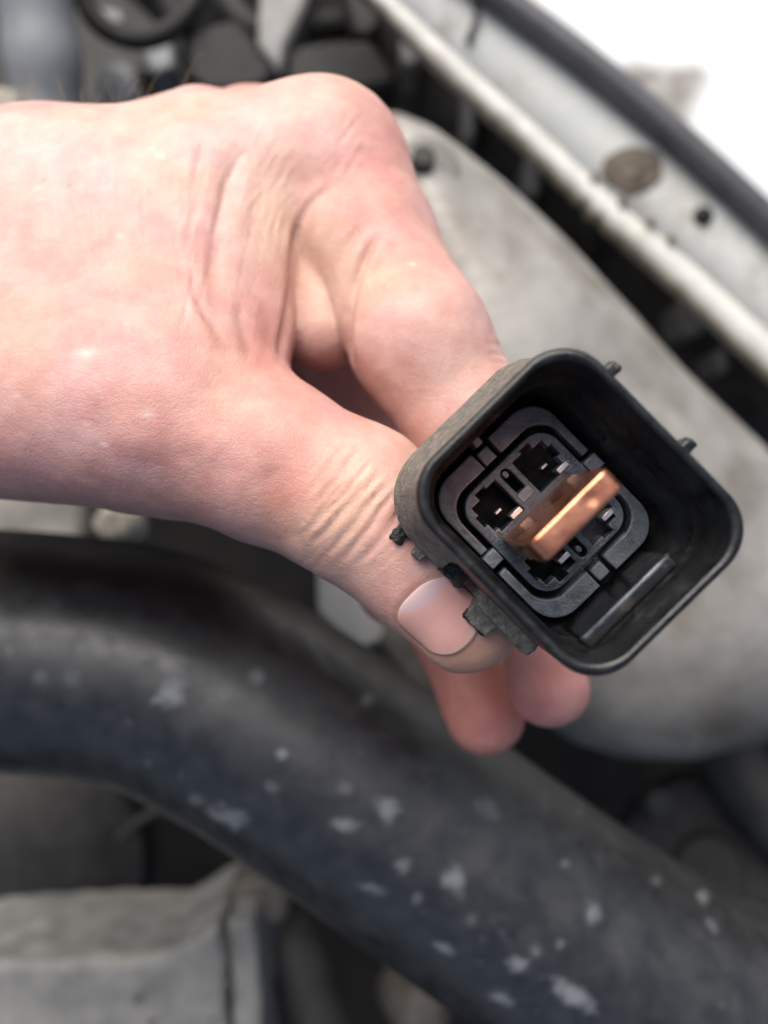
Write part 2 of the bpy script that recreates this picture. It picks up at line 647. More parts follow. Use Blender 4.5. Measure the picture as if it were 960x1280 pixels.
# ------------------------------------------------------------------ the setting: the dark bottom of the engine bay
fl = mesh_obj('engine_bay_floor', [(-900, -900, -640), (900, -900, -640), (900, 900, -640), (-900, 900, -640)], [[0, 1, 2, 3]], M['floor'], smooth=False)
tag(fl, 'grimy bottom of the engine bay with deep shade put into its black colour', None, kind='structure')

# ------------------------------------------------------------------ fender edge at the upper right
L1 = [(290, -170), (380, -85), (472, 0), (565, 92), (667, 184), (757, 272), (850, 355), (960, 458), (1060, 550), (1160, 640)]
L2 = [(325, -165), (410, -82), (503, 0), (590, 76), (692, 166), (778, 244), (873, 318), (980, 412), (1080, 500), (1180, 590)]
L3 = [(420, -160), (520, -82), (630, 0), (711, 60), (792, 125), (873, 195), (955, 271), (1060, 372), (1160, 465), (1260, 555)]
NS = 90
e1, e2, e3 = catmull(L1, NS), catmull(L2, NS), catmull(L3, NS)
e2 = .4 * e1 + .6 * e2


def loft(name, rows, mat, parent, thick=0.0, auto=None):
    rows = [np.asarray(r) for r in rows]
    n = len(rows[0])
    V = np.vstack(rows)
    F = []
    for i in range(len(rows) - 1):
        for k in range(n - 1):
            F.append([i * n + k, i * n + k + 1, (i + 1) * n + k + 1, (i + 1) * n + k])
    o = mesh_obj(name, V, F, mat, parent)
    if auto: o.data.set_sharp_from_angle(angle=math.radians(auto))
    if thick:
        s = o.modifiers.new('thick', 'SOLIDIFY'); s.thickness = thick * 0.001; s.offset = 0
    return o


def rowp(e, d, jit=0.0, off=(0, 0), seed=0):
    r = np.random.RandomState(seed)
    d = np.broadcast_to(d, (len(e),))
    return np.array([P(p[0] + off[0], p[1] + off[1], dd + (r.rand() - .5) * jit) for p, dd in zip(e, d)])


fender = root('fender', P(760, 180, 360), 'white painted car fender edge with inner gutter wall and bright flange', 'fender')
out0 = rowp(e3, 344, off=(0, 0))
n_out = np.array([0.64, 0.77, 0])       # direction away from the engine bay
rows = [out0, out0 + n_out * 12 + np.array([0, 0, 2.0]), out0 + n_out * 40 + np.array([0, 0, 3.0]), out0 + n_out * 140 + np.array([0, 0, 2.0]), out0 + n_out * 260 + np.array([0, 0, -4.0]), out0 + n_out * 330 + np.array([0, 0, -60.0])]
dense = np.array([catmull([rw[k] for rw in rows], 110) for k in range(NS)]).transpose(1, 0, 2)
dense = np.array([catmull(rw, 220) for rw in dense])
op = loft('outer_panel', dense, M['paint_stain'], fender, 1.2)
VV = dense.reshape(-1, 3)
qq, _d = to_px(VV)
ex_ = np.maximum(np.abs((qq[:, 0] - 812) * .9 + (qq[:, 1] - 122) * .3) - 34, 0) / 22
ey_ = np.maximum(np.abs(qq[:, 1] - 124) - 26, 0) / 18
stn = np.clip((1.5 - np.sqrt(ex_ ** 2 + ey_ ** 2) + .35 * vnoise(VV, 8, 5)) / 1.3, 0, 1) * (.8 + .2 * vnoise(VV, 5, 6))
sa_ = op.data.attributes.new('stain', 'FLOAT', 'POINT')
sa_.data.foreach_set('value', stn.astype(np.float32))
inner_top = rowp(e3, 345, off=(-6, 6))
mid = [0.5 * (a + b) for a, b in zip(inner_top, rowp(e2, 347))]
loft('inner_wall', [inner_top, np.array(mid) + np.array([.5, .8, -1.0]), rowp(e2, 347, off=(0, 0))], M['paint_inner'], fender, 1.2)
flr = rowp(e2, 346.2, off=(2, -2))
fle = rowp(e1, 345, jit=1.4, seed=3)
mask = np.array([math.exp(-((k / NS - 0.53) / 0.05) ** 2) for k in range(NS)])
fle = fle + np.outer(mask * rng.uniform(-1, 1, NS), [1.5, 1.5, 0])
loft('flange', [flr, 0.6 * flr + 0.4 * fle + np.array([0, 0, 0.4]), fle], M['paint'], fender, 1.0)
loft('flange_lip', [fle + np.array([0.2, 0.2, 0.7]), fle + np.array([-.9, -.9, -.6]), fle + np.array([-1.2, -1.2, -7])], M['edge'], fender, 1.0)
# seam, sealer beads and rust
loft('panel_seam', [rowp(np.array([(588, -6), (592, 20), (581, 52)]), 344.2), rowp(np.array([(596, -6), (600, 22), (589, 56)]), 344.2)], M['brown'], fender, 1.0)
for (x, y, w) in ((742, 222, 4), (778, 252, 5), (812, 279, 4), (838, 300, 4)):
    c = P(x, y, 345.2)
    prism('sealer_gap', [c[:2] + np.array(q) for q in ((-w * .35, w * .3), (w * .25, w * .55), (w * .35, -w * .35), (-w * .25, -w * .55))], c[2] - 1.5, c[2] + 1.8, M['rust'], fender, 0.3)
cB = P(788, 212, 346)
V, Q = surface(lambda p: (sd_ell(p, cB, (12.5, 10.5, 2.0)) + 1.2 * vnoise(p, 6, 8) + .8 * vnoise(p, 2.5, 9)).astype(np.float32), cB - 20, cB + 20, .8)
mesh_obj('rusted_bolt', V, Q, M['rust'], fender)
cB = P(879, 270, 345.5)
lathe('bolt_head', cB, (-0.1, -0.1, 1), [(4.2, -4), (4.2, 0), (2.8, .8), (2.6, 2.4), (1.5, 3)], M['black'], fender, nr=18)

sl = tube('door_seal', catmull([P(x, y, 341) for x, y in L3], 120), 6.0, M['seal'])
tag(sl, 'dark grey tubular rubber seal running along the white fender edge', 'rubber seal')

# dark liner below the flange with its stiffening ribs
liner = root('splash_shield', P(690, 300, 440), 'black plastic splash shield with upright ribs between engine cover and fender flange', 'shield')
la = rowp(catmull([(p[0] - 20, p[1] + 10) for p in L1], NS), 400, off=(40, -40))
lb = rowp(e1, 455, off=(-70, 55))
lc = rowp(e1, 520, off=(-190, 170))
loft('shield_panel', [la, lb, lc], M['liner'], liner, 2.0)
for (x, y, w, h) in ((512, 62, 26, 40), (588, 140, 16, 62), (668, 216, 20, 50), (866, 396, 34, 44), (740, 300, 12, 40), (905, 450, 16, 30)):
    c = P(x, y, 405)
    k = 405 * KPX
    pts = [c[:2] + np.array(q) * k for q in ((-w * .5, h * .5), (w * .35, h * .55), (w * .5, -h * .45), (-w * .3, -h * .5))]
    prism('rib', pts, c[2] - 30, c[2], M['rib'] if w > 14 else M['dark_grey'], liner, 2.0)
c = P(866, 404, 424)
lathe('clip', c, (0, 0, 1), [(5, -2), (5, 1.5), (3.5, 2.4), (0.5, 2.6)], M['black'], liner, nr=20)

# ------------------------------------------------------------------ cast engine cover
ecov = root('engine_cover', P(720, 560, 330), 'large pale grey cast aluminium engine cover with rounded end behind the connector', 'engine cover')
poly = [P(x, y, 300)[:2] for x, y in ((452, 130), (478, 104), (505, 106), (550, 130), (652, 214), (756, 318), (880, 446), (985, 544), (1125, 696), (1190, 830), (1120, 905), (980, 955), (890, 976), (800, 974), (740, 955),
                                     (660, 900), (560, 800), (470, 640), (420, 460), (410, 260))]
pmn = np.min(poly, axis=0); pmx = np.max(poly, axis=0)
hump = [(P(650, 330, 292), 40, 3.0), (P(700, 430, 290), 45, 2.0), (P(540, 230, 300), 18, 3.0), (P(830, 560, 292), 22, 1.5)]


def cover_sdf(p):
    d = sd_extrude(p, poly, -405, -276, 58)
    d2 = sd_extrude(p, [np.array(q) * 1.045 + np.array([-1, 2]) for q in poly], -405, -368, 5)
    d = smin(d, d2, 6)
    for cc, r, a in hump:
        q = p[:, :2] - cc[:2].astype(np.float32)
        d = d - a * np.exp(-(q * q).sum(1) / (r * r))
    return d + 0.5 * vnoise(p, 22, 5).astype(np.float32)


V, Q = surface(cover_sdf, (pmn[0] - 14, pmn[1] - 14, -400), (pmx[0] + 14, pmx[1] + 14, -262), 2.2)
mesh_obj('cover_body', V, Q, M['alu'], ecov)
c = P(533, 212, 283.5)
lathe('bolt_boss', c, (0.1, 0.1, 1), [(12, -9), (11.5, 0.5), (10, 2.2), (6, 2.6)], M['alu_dark'], ecov, nr=32)
c = P(527, 205, 281.5)
lathe('bolt', c, (0.1, 0.1, 1), [(6, -2), (6, 0), (4.6, 0.4), (4.4, 5), (3.4, 5.8)], M['dark_grey'], ecov, nr=6)

# ------------------------------------------------------------------ parts at the top left
def poly_mm(pxs, d):
    return [P(x, y, d)[:2] for x, y in pxs]


pp = tube('coolant_pipe', catmull([P(25, -150, 345), P(38, -40, 345), P(52, 60, 350), P(62, 150, 360)], 40), [15.5 + 0.6 * math.sin(i * .5) for i in range(40)], M['blue_grey'])
tag(pp, 'blue grey upright coolant pipe at the upper left beyond the wrist', 'pipe')
hh = tube('vacuum_hose', catmull([P(95, -30, 372), P(118, 24, 368), P(160, 48, 364), P(205, 42, 362), P(240, 8, 362), P(246, -50, 366)], 60), 4.6, M['black'])
tag(hh, 'thin black hose sagging in a loop beside the coolant pipe', 'hose')
sb = root('sensor_plug', P(175, 90, 385), 'small blue grey sensor plug with round cap above the knuckle crease', 'sensor plug')
lathe('round_cap', P(150, 108, 392), (0.2, -0.2, 1), [(10, -20), (10.5, 0), (9, 3.5), (4, 5)], M['blue_grey'], sb, nr=28)
prism('plug_body', poly_mm(((182, 62), (216, 56), (222, 92), (190, 100)), 385), -410, -380, M['blue_grey'], sb, 2)
prism('bracket_tab', poly_mm(((126, 12), (150, 14), (156, 32), (134, 34)), 385), -400, -383, M['grey'], sb, 1.5)
prism('brass_fitting', poly_mm(((166, 78), (182, 72), (188, 96), (172, 102)), 390), -405, -386, M['brown'], sb, 1.2)
rb = prism('relay_box', poly_mm(((228, 42), (300, 28), (352, 96), (330, 120), (262, 128), (236, 104)), 370), -440, -365, M['black'], None, 4)
tag(rb, 'black plastic relay box right above the bent index knuckle', 'relay box')
br = root('mounting_bracket', P(390, 60, 395), 'light grey angled metal bracket with a dark triangular opening', 'bracket')
prism('upright_arm', poly_mm(((328, -60), (398, -60), (384, 10), (360, 58), (352, 98), (322, 60)), 395), -420, -392, M['grey'], br, 3)
prism('lower_arm', poly_mm(((362, 60), (400, 54), (462, 50), (500, 104), (430, 118), (356, 101)), 397), -420, -396, M['dark_grey'], br, 3)
prism('side_arm', poly_mm(((420, -60), (450, -60), (478, 30), (462, 49), (440, 44)), 399), -420, -398, M['dark_grey'], br, 3)
tb = tube('wiring_loom', catmull([P(270, -40, 410), P(290, 10, 408), P(330, 40, 410), P(420, 30, 420), P(520, 40, 440)], 40), 7, M['dark_grey'])
tag(tb, 'dark taped wiring loom passing behind the grey bracket', 'wiring loom')
lb2 = prism('casting_lug', poly_mm(((-60, 118), (0, 108), (22, 112), (30, 150), (-60, 160)), 330), -360, -328, M['beige'], None, 3)
tag(lb2, 'small beige casting lug at the foot of the coolant pipe', 'casting')
bo = tube('battery_cable', catmull([P(225, -60, 430), P(215, 0, 428), P(235, 60, 430), P(205, 130, 440)], 40), 9, M['black'])
tag(bo, 'thick black cable hanging between sensor plug and relay box', 'cable')
bs_ = root('radiator_shroud', P(110, 60, 520), 'dark grey shroud far behind the pipe and hoses', 'shroud')
prism('shroud_panel', poly_mm(((-200, -200), (520, -200), (520, 120), (300, 200), (-200, 260)), 500), -540, -500, M['dark_grey'], bs_, 3)

# ------------------------------------------------------------------ parts at the bottom and under the thumb
sp = root('radiator_support', P(150, 1240, 330), 'pale grey painted radiator support corner with a dirty seam below the hose', 'support')
V, Q = surface(lambda p: sd_extrude(p, poly_mm(((-120, 1215), (0, 1200), (120, 1196), (206, 1192), (276, 1146), (283, 1200), (288, 1420), (-120, 1420)), 320), -380, -318, 4) + (1.1 * vnoise(p, 9, 3)).astype(np.float32), P(-150, 1440, 385), P(310, 1120, 312), 1.6)
mesh_obj('support_panel', V, Q, M['support'], sp)
V, Q = surface(lambda p: sd_extrude(p, poly_mm(((283, 1148), (316, 1146), (326, 1220), (334, 1420), (296, 1420), (290, 1220)), 321), -385, -319, 3) + (1.3 * vnoise(p, 7, 4)).astype(np.float32), P(260, 1440, 390), P(350, 1120, 313), 1.6)
mesh_obj('folded_edge', V, Q, M['support'], sp)
for (x, y, w, h, a) in ((172, 1248, 16, 5, .7), (186, 1232, 7, 3, 1.1), (190, 1278, 14, 8, .4), (284, 1180, 5, 26, .1), (288, 1228, 9, 10, .3), (246, 1234, 4, 3, 0), (265, 1276, 6, 6, .3)):
    c = P(x, y, 318)
    k = 318 * KPX
    ca, sa = math.cos(a), math.sin(a)
    pts = []
    for t in range(10):
        th = 2 * math.pi * t / 10
        rr = 1 + 0.3 * math.sin(3 * th + x)
        ex, ey = w * k * .5 * math.cos(th) * rr, h * k * .5 * math.sin(th) * rr
        pts.append(c[:2] + np.array([ca * ex - sa * ey, sa * ex + ca * ey]))
    prism('paint_chip', pts, -320, -317.4, M['brown'], sp, 0.2)
bk = prism('rusty_bracket', poly_mm(((286, 1100), (340, 1086), (362, 1112), (362, 1148), (318, 1160), (282, 1140)), 345), -400, -338, M['brown'], None, 4)
tag(bk, 'grimy brown bracket at the tip of the radiator support', 'bracket')
dt = tube('drain_hose', catmull([P(330, 1110, 390), P(362, 1190, 372), P(392, 1270, 365), P(420, 1390, 362)], 40), 15, M['dark_grey'])
tag(dt, 'dark grey hose beside the support seam, running to the bottom edge', 'hose')
lathe_c = P(20, 1085, 470)
fm = lathe('fan_motor', lathe_c, (0.2, 0.1, 1), [(72, -60), (76, -10), (70, 12), (50, 24), (20, 28), (2, 28)], M['black'], None, nr=64)
tag(fm, 'dark round fan motor housing in the shade under the hose', 'fan motor')
tw = tube('thin_tube', catmull([P(150, 1050, 400), P(175, 1026, 396), P(205, 1010, 394), P(235, 1002, 396), P(280, 1012, 410)], 30), 2.4, M['dark_grey'])
tag(tw, 'thin brown curved tube in the shadow below the hose', 'tube')
kn = lathe('drain_plug', P(530, 1270, 320), (0.2, 0.3, 1), [(11, -40), (11.5, -2), (9, 3), (5, 5), (1, 5.5)], M['brown'], None, nr=28)
tag(kn, 'grey rounded drain plug peeking out under the lower hose edge', 'plug')
gb = root('gearbox_housing', P(60, 645, 300), 'grey cast housing strip between the thumb and the black hose', 'housing')
prism('housing_wall', poly_mm(((-120, 560), (40, 590), (105, 612), (112, 680), (60, 700), (-120, 700)), 300), -340, -298, M['alu_dark'], gb, 4)
c = P(150, 655, 292)
V, Q = surface(lambda p: sd_ell(p, c, (9.5, 7, 7)) + 1.3 * vnoise(p, 4.0, 9).astype(np.float32), c - 14, c + 14, 0.7)
mesh_obj('corroded_lump', V, Q, M['beige'], gb)
bt = prism('battery_tray', poly_mm(((396, 690), (450, 700), (486, 800), (452, 812), (420, 790), (397, 765)), 300), -340, -298, M['grey'], None, 2)
tag(bt, 'pale grey tray corner visible under the thumb between hose and finger', 'tray')
hb = prism('hose_clamp', poly_mm(((470, 800), (505, 770), (560, 800), (570, 880), (510, 870)), 290), -330, -288, M['brown'], None, 4)
tag(hb, 'grimy brown clamp block behind the thumb tip, above the hose', 'clamp')
ep = root('engine_pulley', P(885, 1040, 420), 'black round pulley in the gap right of the hose', 'pulley')
lathe('pulley_wheel', P(885, 1085, 430), (-0.2, 0.3, 1), [(46, -30), (48, -8), (44, 0), (44, 4), (18, 2), (16, 8), (2, 9)], M['black'], ep, nr=48)
lathe('pulley_nut', P(824, 1004, 400), (0, 0.2, 1), [(9, -8), (9, 0), (7, 4), (2, 5)], M['dark_grey'], ep, nr=6)
at = tube('air_duct', catmull([P(905, 930, 430), P(940, 985, 420), P(985, 1040, 415), P(1060, 1110, 410)], 30), 17, M['dark_grey'])
tag(at, 'dark grey duct at the right edge below the engine cover', 'duct')

# ------------------------------------------------------------------ big rubber hose
HD, HR = 228.0, 32.5
hp = catmull([P(x, y, HD) for x, y in ((-260, 830), (-120, 812), (0, 810), (175, 830), (285, 878), (380, 936), (525, 1038), (640, 1120), (770, 1205), (900, 1268), (1060, 1320), (1200, 1340))], 520)
V, F = tube_arrays(hp, HR, 200)
V = np.asarray(V)
V = V + 0.25 * vnoise(V, 9, 4)[:, None] * np.array([0, 0, 1.0])
ho = mesh_obj('radiator_hose', V, F, M['rubber'])
fix_normals(ho)
tag(ho, 'thick black rubber radiator hose with dried white splashes curving under the hand', 'hose')
q, _ = to_px(V)
spl = np.zeros(len(V))
SP = [(212, 866, 19, 20, 0, .95), (320, 845, 11, 10, 0, .6), (352, 943, 8, 8, 0, .8), (460, 872, 9, 11, .5, .5), (285, 1022, 26, 13, .2, .55), (430, 1030, 20, 9, 0, .75), (485, 1012, 16, 15, .6, .8), (505, 1080, 11, 10, 0, .6),
      (568, 1100, 14, 20, -.6, .75), (740, 1140, 12, 15, 0, .7), (648, 1205, 14, 9, .3, .7), (715, 1243, 30, 11, .6, .75), (628, 1248, 16, 8, .4, .6), (555, 1186, 14, 6, .5, .6), (880, 1120, 7, 9, -.6, .6), (892, 1160, 13, 7, .9, .45),
      (462, 1110, 18, 6, .3, .4), (50, 848, 12, 12, 0, .3), (90, 850, 14, 14, 0, .25), (12, 812, 6, 6, 0, .4), (395, 812, 6, 40, -.6, .22), (610, 1010, 20, 12, .4, .25), (670, 1190, 8, 10, 0, .45), (705, 1080, 6, 6, 0, .4), (340, 985, 10, 8, 0, .3),
      (430, 985, 12, 8, .4, .3), (245, 1000, 10, 8, .4, .35), (590, 1150, 8, 12, 0, .3), (520, 1125, 6, 8, 0, .35), (820, 1100, 8, 6, 0, .25), (160, 900, 8, 6, .5, .2), (700, 1180, 5, 6, 0, .4)]
r5 = np.random.RandomState(11)
for _ in range(90):
    SP.append((r5.uniform(0, 960), r5.uniform(680, 1280), r5.uniform(1.5, 9), r5.uniform(1.2, 3.5), r5.uniform(0, 3), r5.uniform(.06, .25)))
wob = 0.36 * vnoise(V, 3.0, 21) + 0.36 * vnoise(V, 1.2, 22)
topm = V[:, 2] > -HD
for (x, y, a, b, th, s) in SP:
    dx, dy = q[:, 0] - x, q[:, 1] - y
    m = (np.abs(dx) < 60) & (np.abs(dy) < 60) & topm
    ca, sa = math.cos(th), math.sin(th)
    ex = (dx[m] * ca + dy[m] * sa) / a
    ey = (-dx[m] * sa + dy[m] * ca) / b
    e = np.sqrt(ex * ex + ey * ey) + wob[m]
    spl[m] = np.maximum(spl[m], .85 * s * np.clip((1.15 - e) / 0.8, 0, 1))
# chalky weathering streak along the crown of the hose
at_ = ho.data.attributes.new('splash', 'FLOAT', 'POINT')
at_.data.foreach_set('value', spl.astype(np.float32))

# ------------------------------------------------------------------ the connector
AX = np.array([23.93, 0.0])                 # axis of the connector, parallel to the view
UA = math.radians(-45.5)
uu = np.array([math.cos(UA), math.sin(UA)])     # long side, towards the lower right
vv = np.array([-math.sin(UA), math.cos(UA)])    # short side, towards the upper right


def UV(u, v):
    return AX + u * uu + v * vv


ZR, ZB, ZF = -105.0, -124.0, -127.5         # rim, block face, cavity floor


def rrect(hu, hv, r, n=10):
    pts = []
    for cu, cv, a0 in ((hu - r, hv - r, 0), (-(hu - r), hv - r, 90), (-(hu - r), -(hv - r), 180), (hu - r, -(hv - r), 270)):
        for k in range(n + 1):
            a = math.radians(a0 + 90 * k / n)
            pts.append((cu + r * math.cos(a), cv + r * math.sin(a)))
    return np.array(pts)


def ring_loft(name, secs, mat, parent, close=True, sel=None, cap0=False, cap1=False):
    """secs: list of (hu,hv,r,z); lofts rounded rectangles."""
    V, F = [], []
    rings = []
    for hu, hv, r, z in secs:
        rp = rrect(hu, hv, r, 12)
        if sel is not None: rp = rp[sel]
        rings.append(len(V))
        for a, b in rp:
            x, y = UV(a, b)
            V.append((x + 0.9 * min(1, max(0, (z + 127) / 20.0)), y, z))
    n = len(rp)
    for i in range(len(secs) - 1):
        for k in range(n if close else n - 1):
            k2 = (k + 1) % n
            F.append([i * n + k, i * n + k2, (i + 1) * n + k2, (i + 1) * n + k])
    if cap0: F.append(list(range(n)))
    if cap1: F.append([(len(secs) - 1) * n + k for k in range(n)])
    o = mesh_obj(name, V, F, mat, parent)
    fix_normals(o)
    return o


CO = np.array([AX[0], AX[1], -150.0])
con = root('connector_housing', CO, 'black plastic square connector housing with broken clips held open towards the viewer', 'connector')
ho_, hv_ = 18.1, 15.2
hi_u, hi_v = 16.75, 13.85
mu, mv = (ho_ + hi_u) / 2, (hv_ + hi_v) / 2
secs = [(ho_ - .1, hv_ - .1, 7.0, -131), (ho_ - .1, hv_ - .1, 7.0, -120), (ho_, hv_, 7.0, ZR - 2.0)]
for k in range(0, 9):
    a = math.pi * k / 8
    secs.append((mu + 0.68 * math.cos(a), mv + 0.68 * math.cos(a), 6.6 - 0.5 * (1 - math.cos(a)) / 2, ZR - 0.7 + 0.7 * math.sin(a)))
secs += [(hi_u - .1, hi_v - .1, 6.0, ZR - 4), (hi_u - .25, hi_v - .25, 5.9, ZR - 7.6), (hi_u - .45, hi_v - .45, 5.8, ZR - 8.3), (hi_u - 1.0, hi_v - 1.0, 5.4, ZR - 8.8), (hi_u - 1.3, hi_v - 1.3, 5.2, ZR - 9.6), (hi_u - 1.4, hi_v - 1.4, 5.0, ZR - 14), (hi_u - 1.5, hi_v - 1.5, 4.8, ZF)]
shell = ring_loft('shell', secs, M['shell'], con, cap1=True)
# flared, dust covered collar on the upper-left side and the left corner
per = len(rrect(1, 1, .5, 12))
# ring index: 0-12 corner (+u,+v), 13-25 (-u,+v), 26-38 (-u,-v), 39-51 (+u,-v)
sel = list(range(17, 39))
n_c = len(sel)
V, F = [], []
prof = [(-0.5, -1.4), (-0.1, -4.0), (0.6, -9), (1.25, -13.5), (1.75, -16.5), (2.0, -17.3), (1.95, -19.5), (0.8, -20.5), (-0.4, -20.6)]
base = rrect(ho_, hv_, 7.0, 12)
bo2 = rrect(ho_ + 1, hv_ + 1, 8.0, 12)
dirs = bo2 - base
lst = [base[i] for i in sel]
dls = [dirs[i] / np.linalg.norm(dirs[i]) for i in sel]
# extend the collar a little along the lower-left side, up to the break
last = lst[-1]
for e in (2.0, 4.2, 5.6):
    lst.append(np.array([last[0] + e, last[1]])); dls.append(np.array([0, -1.0]))
rr_ = np.random.RandomState(5)
n_c = len(lst)
for i, (o_, h_) in enumerate(prof):
    for k in range(n_c):
        j = 0.12 * (rr_.rand() - .5)
        p = lst[k] + dls[k] * (o_ * (1.0 if k > 1 else 0.75) + j)
        if k == n_c - 1: p = p + np.array([0.5 * math.sin(i * 2.1), 0])
        x, y = UV(*p)
        V.append((x + 0.9 * max(0, (h_ + 22) / 20.0), y, ZR + h_))
for i in range(len(prof) - 1):
    for k in range(n_c - 1):
        F.append([i * n_c + k, i * n_c + k + 1, (i + 1) * n_c + k + 1, (i + 1) * n_c + k])
F.append([i * n_c for i in range(len(prof))]); F.append([i * n_c + n_c - 1 for i in range(len(prof))])
co = mesh_obj('collar', V, F, M['collar'], con)
fix_normals(co)
co.data.set_sharp_from_angle(angle=math.radians(50))


def rough_blob(name, fn, c, ext, h, mat, seed, amp, sc_):
    c = np.asarray(c, float)
    V, Q = surface(lambda p: fn(p) + (amp * vnoise(p, sc_, seed) + .45 * amp * vnoise(p, sc_ * .45, seed + 1)).astype(np.float32), c - ext, c + ext, h, smooth_it=1)
    o = mesh_obj(name, V, Q, mat, con)
    return o


def uv_box(p, cu, cv, hu, hv, z0, z1, r):
    q = p[:, :2] - AX.astype(np.float32)
    a = np.abs(q @ uu.astype(np.float32) - cu) - hu + r
    b = np.abs(q @ vv.astype(np.float32) - cv) - hv + r
    w = np.abs(p[:, 2] - (z0 + z1) / 2) - (z1 - z0) / 2 + r
    return np.minimum(np.maximum(np.maximum(a, b), w), 0) + np.sqrt(np.maximum(a, 0) ** 2 + np.maximum(b, 0) ** 2 + np.maximum(w, 0) ** 2) - r


# broken clip remains along the lower-left side
x, y = UV(-12.6, -17.4)
rough_blob('broken_nub', lambda p: uv_box(p, -12.6, -17.5, 1.0, 1.6, -127.5, -124.8, .35), (x, y, -126), 4.5, .13, M['broken'], 31, .35, .7)
x, y = UV(-8.8, -16)
rough_blob('broken_edge', lambda p: smin(uv_box(p, -9.5, -15.6, 2.2, 1.3, -127, -121.5, .4), uv_box(p, -8.7, -17.0, 1.0, 1.5, -127, -123.5, .3), .5), (x, y, -124.5), 6, .16, M['collar'], 41, .22, .8)
x, y = UV(-2.6, -15.5)
rough_blob('broken_tooth', lambda p: uv_box(p, -3.1, -15.8, 2.0, 1.4, -127.5, -123.0, .25), (x, y, -125), 5, .13, M['broken'], 51, .25, .8)
x, y = UV(6.2, -16.5)


def lug(p):
    d = uv_box(p, 7.6, -15.4, 5.4, 1.6, -128, -121.5, .6)
    d = smin(d, uv_box(p, 5.0, -17.2, 2.4, 2.2, -128.5, -124.2, .4), .8)
    return smin(d, uv_box(p, 1.9, -15.2, 0.8, 0.9, -127, -122.5, .3), .6)


rough_blob('clip_lug', lug, (x, y, -125), 8.5, .17, M['collar'], 61, .22, 1.0)
x, y = UV(4.6, -18.6)
rough_blob('lug_edge', lambda p: uv_box(p, 4.8, -18.9, 2.3, .75, -128.6, -124.4, .35), (x, y, -126.5), 4.5, .14, M['broken'], 65, .2, .7)
# shoulder from the lug towards the bottom corner
x, y = UV(11, -14.6)
V, F = [], []
# two small nubs on the upper-right side
for cu in (-9.3, 4.6):
    x, y = UV(cu, 16.3)
    V, Q = surface(lambda p: uv_box(p, cu, 16.5, .85, 1.3, -110.5, -106.6, .35) + (.15 * vnoise(p, .8, 71)).astype(np.float32), np.array([x, y, -109]) - 4, np.array([x, y, -109]) + 4, .16)
    mesh_obj('side_nub', V, Q, M['shell'], con)
# rear body, gripped between thumb and fingers
ring_loft('rear_body', [(10.0, 9.4, 3, -127.6), (10.0, 9.4, 3, -149), (9.4, 8.8, 3, -150.5)], M['shell'], con, cap0=True, cap1=True)
ring_loft('rear_plate', [(ho_ - .3, hv_ - .3, 6.5, -128.2), (ho_ - .3, hv_ - .3, 6.5, -131.5)], M['shell'], con, cap0=True, cap1=True)

# ---- terminal block
def curve_plate(name, loops, z0, z1, mat, parent, bev=0.22):
    cd = bpy.data.curves.new(name, 'CURVE')
    cd.dimensions = '2D'
    cd.fill_mode = 'BOTH'
    org = np.array(parent['_o'])
    zc = (z0 + z1) / 2
    for lp in loops:
        s = cd.splines.new('POLY')
        s.points.add(len(lp) - 1)
        for i, (a, b) in enumerate(lp):
            x, y = UV(a, b)
            s.points[i].co = ((x - org[0]) * .001, (y - org[1]) * .001, 0, 1)
        s.use_cyclic_u = True
    cd.extrude = ((z1 - z0) / 2 - bev) * .001
    cd.bevel_depth = bev * .001
    cd.bevel_resolution = 2
    cd.offset = -bev * .001
    tmp = bpy.data.objects.new('tmp', cd)
    COL.objects.link(tmp)
    dg = bpy.context.evaluated_depsgraph_get()
    me = bpy.data.meshes.new_from_object(tmp.evaluated_get(dg))
    bpy.data.objects.remove(tmp)
    me.name = name
    me.materials.clear()
    me.materials.append(mat)
    me.transform(Matrix.Translation((0, 0, (zc - org[2]) * .001)))
    o = bpy.data.objects.new(name, me)
    COL.objects.link(o)
    o.parent = parent
    o['_o'] = [float(t) for t in org]
    return o


def rect(cu, cv, hu, hv):
    return [(cu - hu, cv - hv), (cu + hu, cv - hv), (cu + hu, cv + hv), (cu - hu, cv + hv)]


def socket_hole(cu, cv, su, sv):
    """square opening with stepped notches; su, sv tell which way the outer corner points"""
    h, w = 3.05, 2.85
    pts = [(-h, -w), (h, -w), (h, w - 1.1), (h - .7, w - 1.1), (h - .7, w - .3), (.9, w - .3), (.9, w + .35), (-1.0, w + .35), (-1.0, w - .2), (-h + .6, w - .2), (-h + .6, .9), (-h - .5, .9), (-h - .5, -.9), (-h, -.9)]
    pts = [(cu + a * su * -1, cv + b * sv) for a, b in pts]
    return pts


def slot(cu, cv, L, w, n=6):
    pts = []
    for k in range(n + 1):
        a = -math.pi / 2 + math.pi * k / n
        pts.append((cu + L + w * math.cos(a), cv + w * math.sin(a)))
    for k in range(n + 1):
        a = math.pi / 2 + math.pi * k / n
        pts.append((cu - L + w * math.cos(a), cv + w * math.sin(a)))
    return pts


blk_loops = [rrect(9.75, 9.0, 3.4, 8)]
for cu in (-5.5, 5.5):
    for cv in (-4.75, 4.55):
        blk_loops.append(socket_hole(cu, cv, 1 if cu > 0 else -1, 1 if cv > 0 else -1))
blk_loops.append(slot(-6.6, -.15, 1.5, .8))
blk_loops.append(slot(6.6, -.15, 1.5, .8))
curve_plate('terminal_block', blk_loops, -131, ZB, M['block'], con, 0.25)
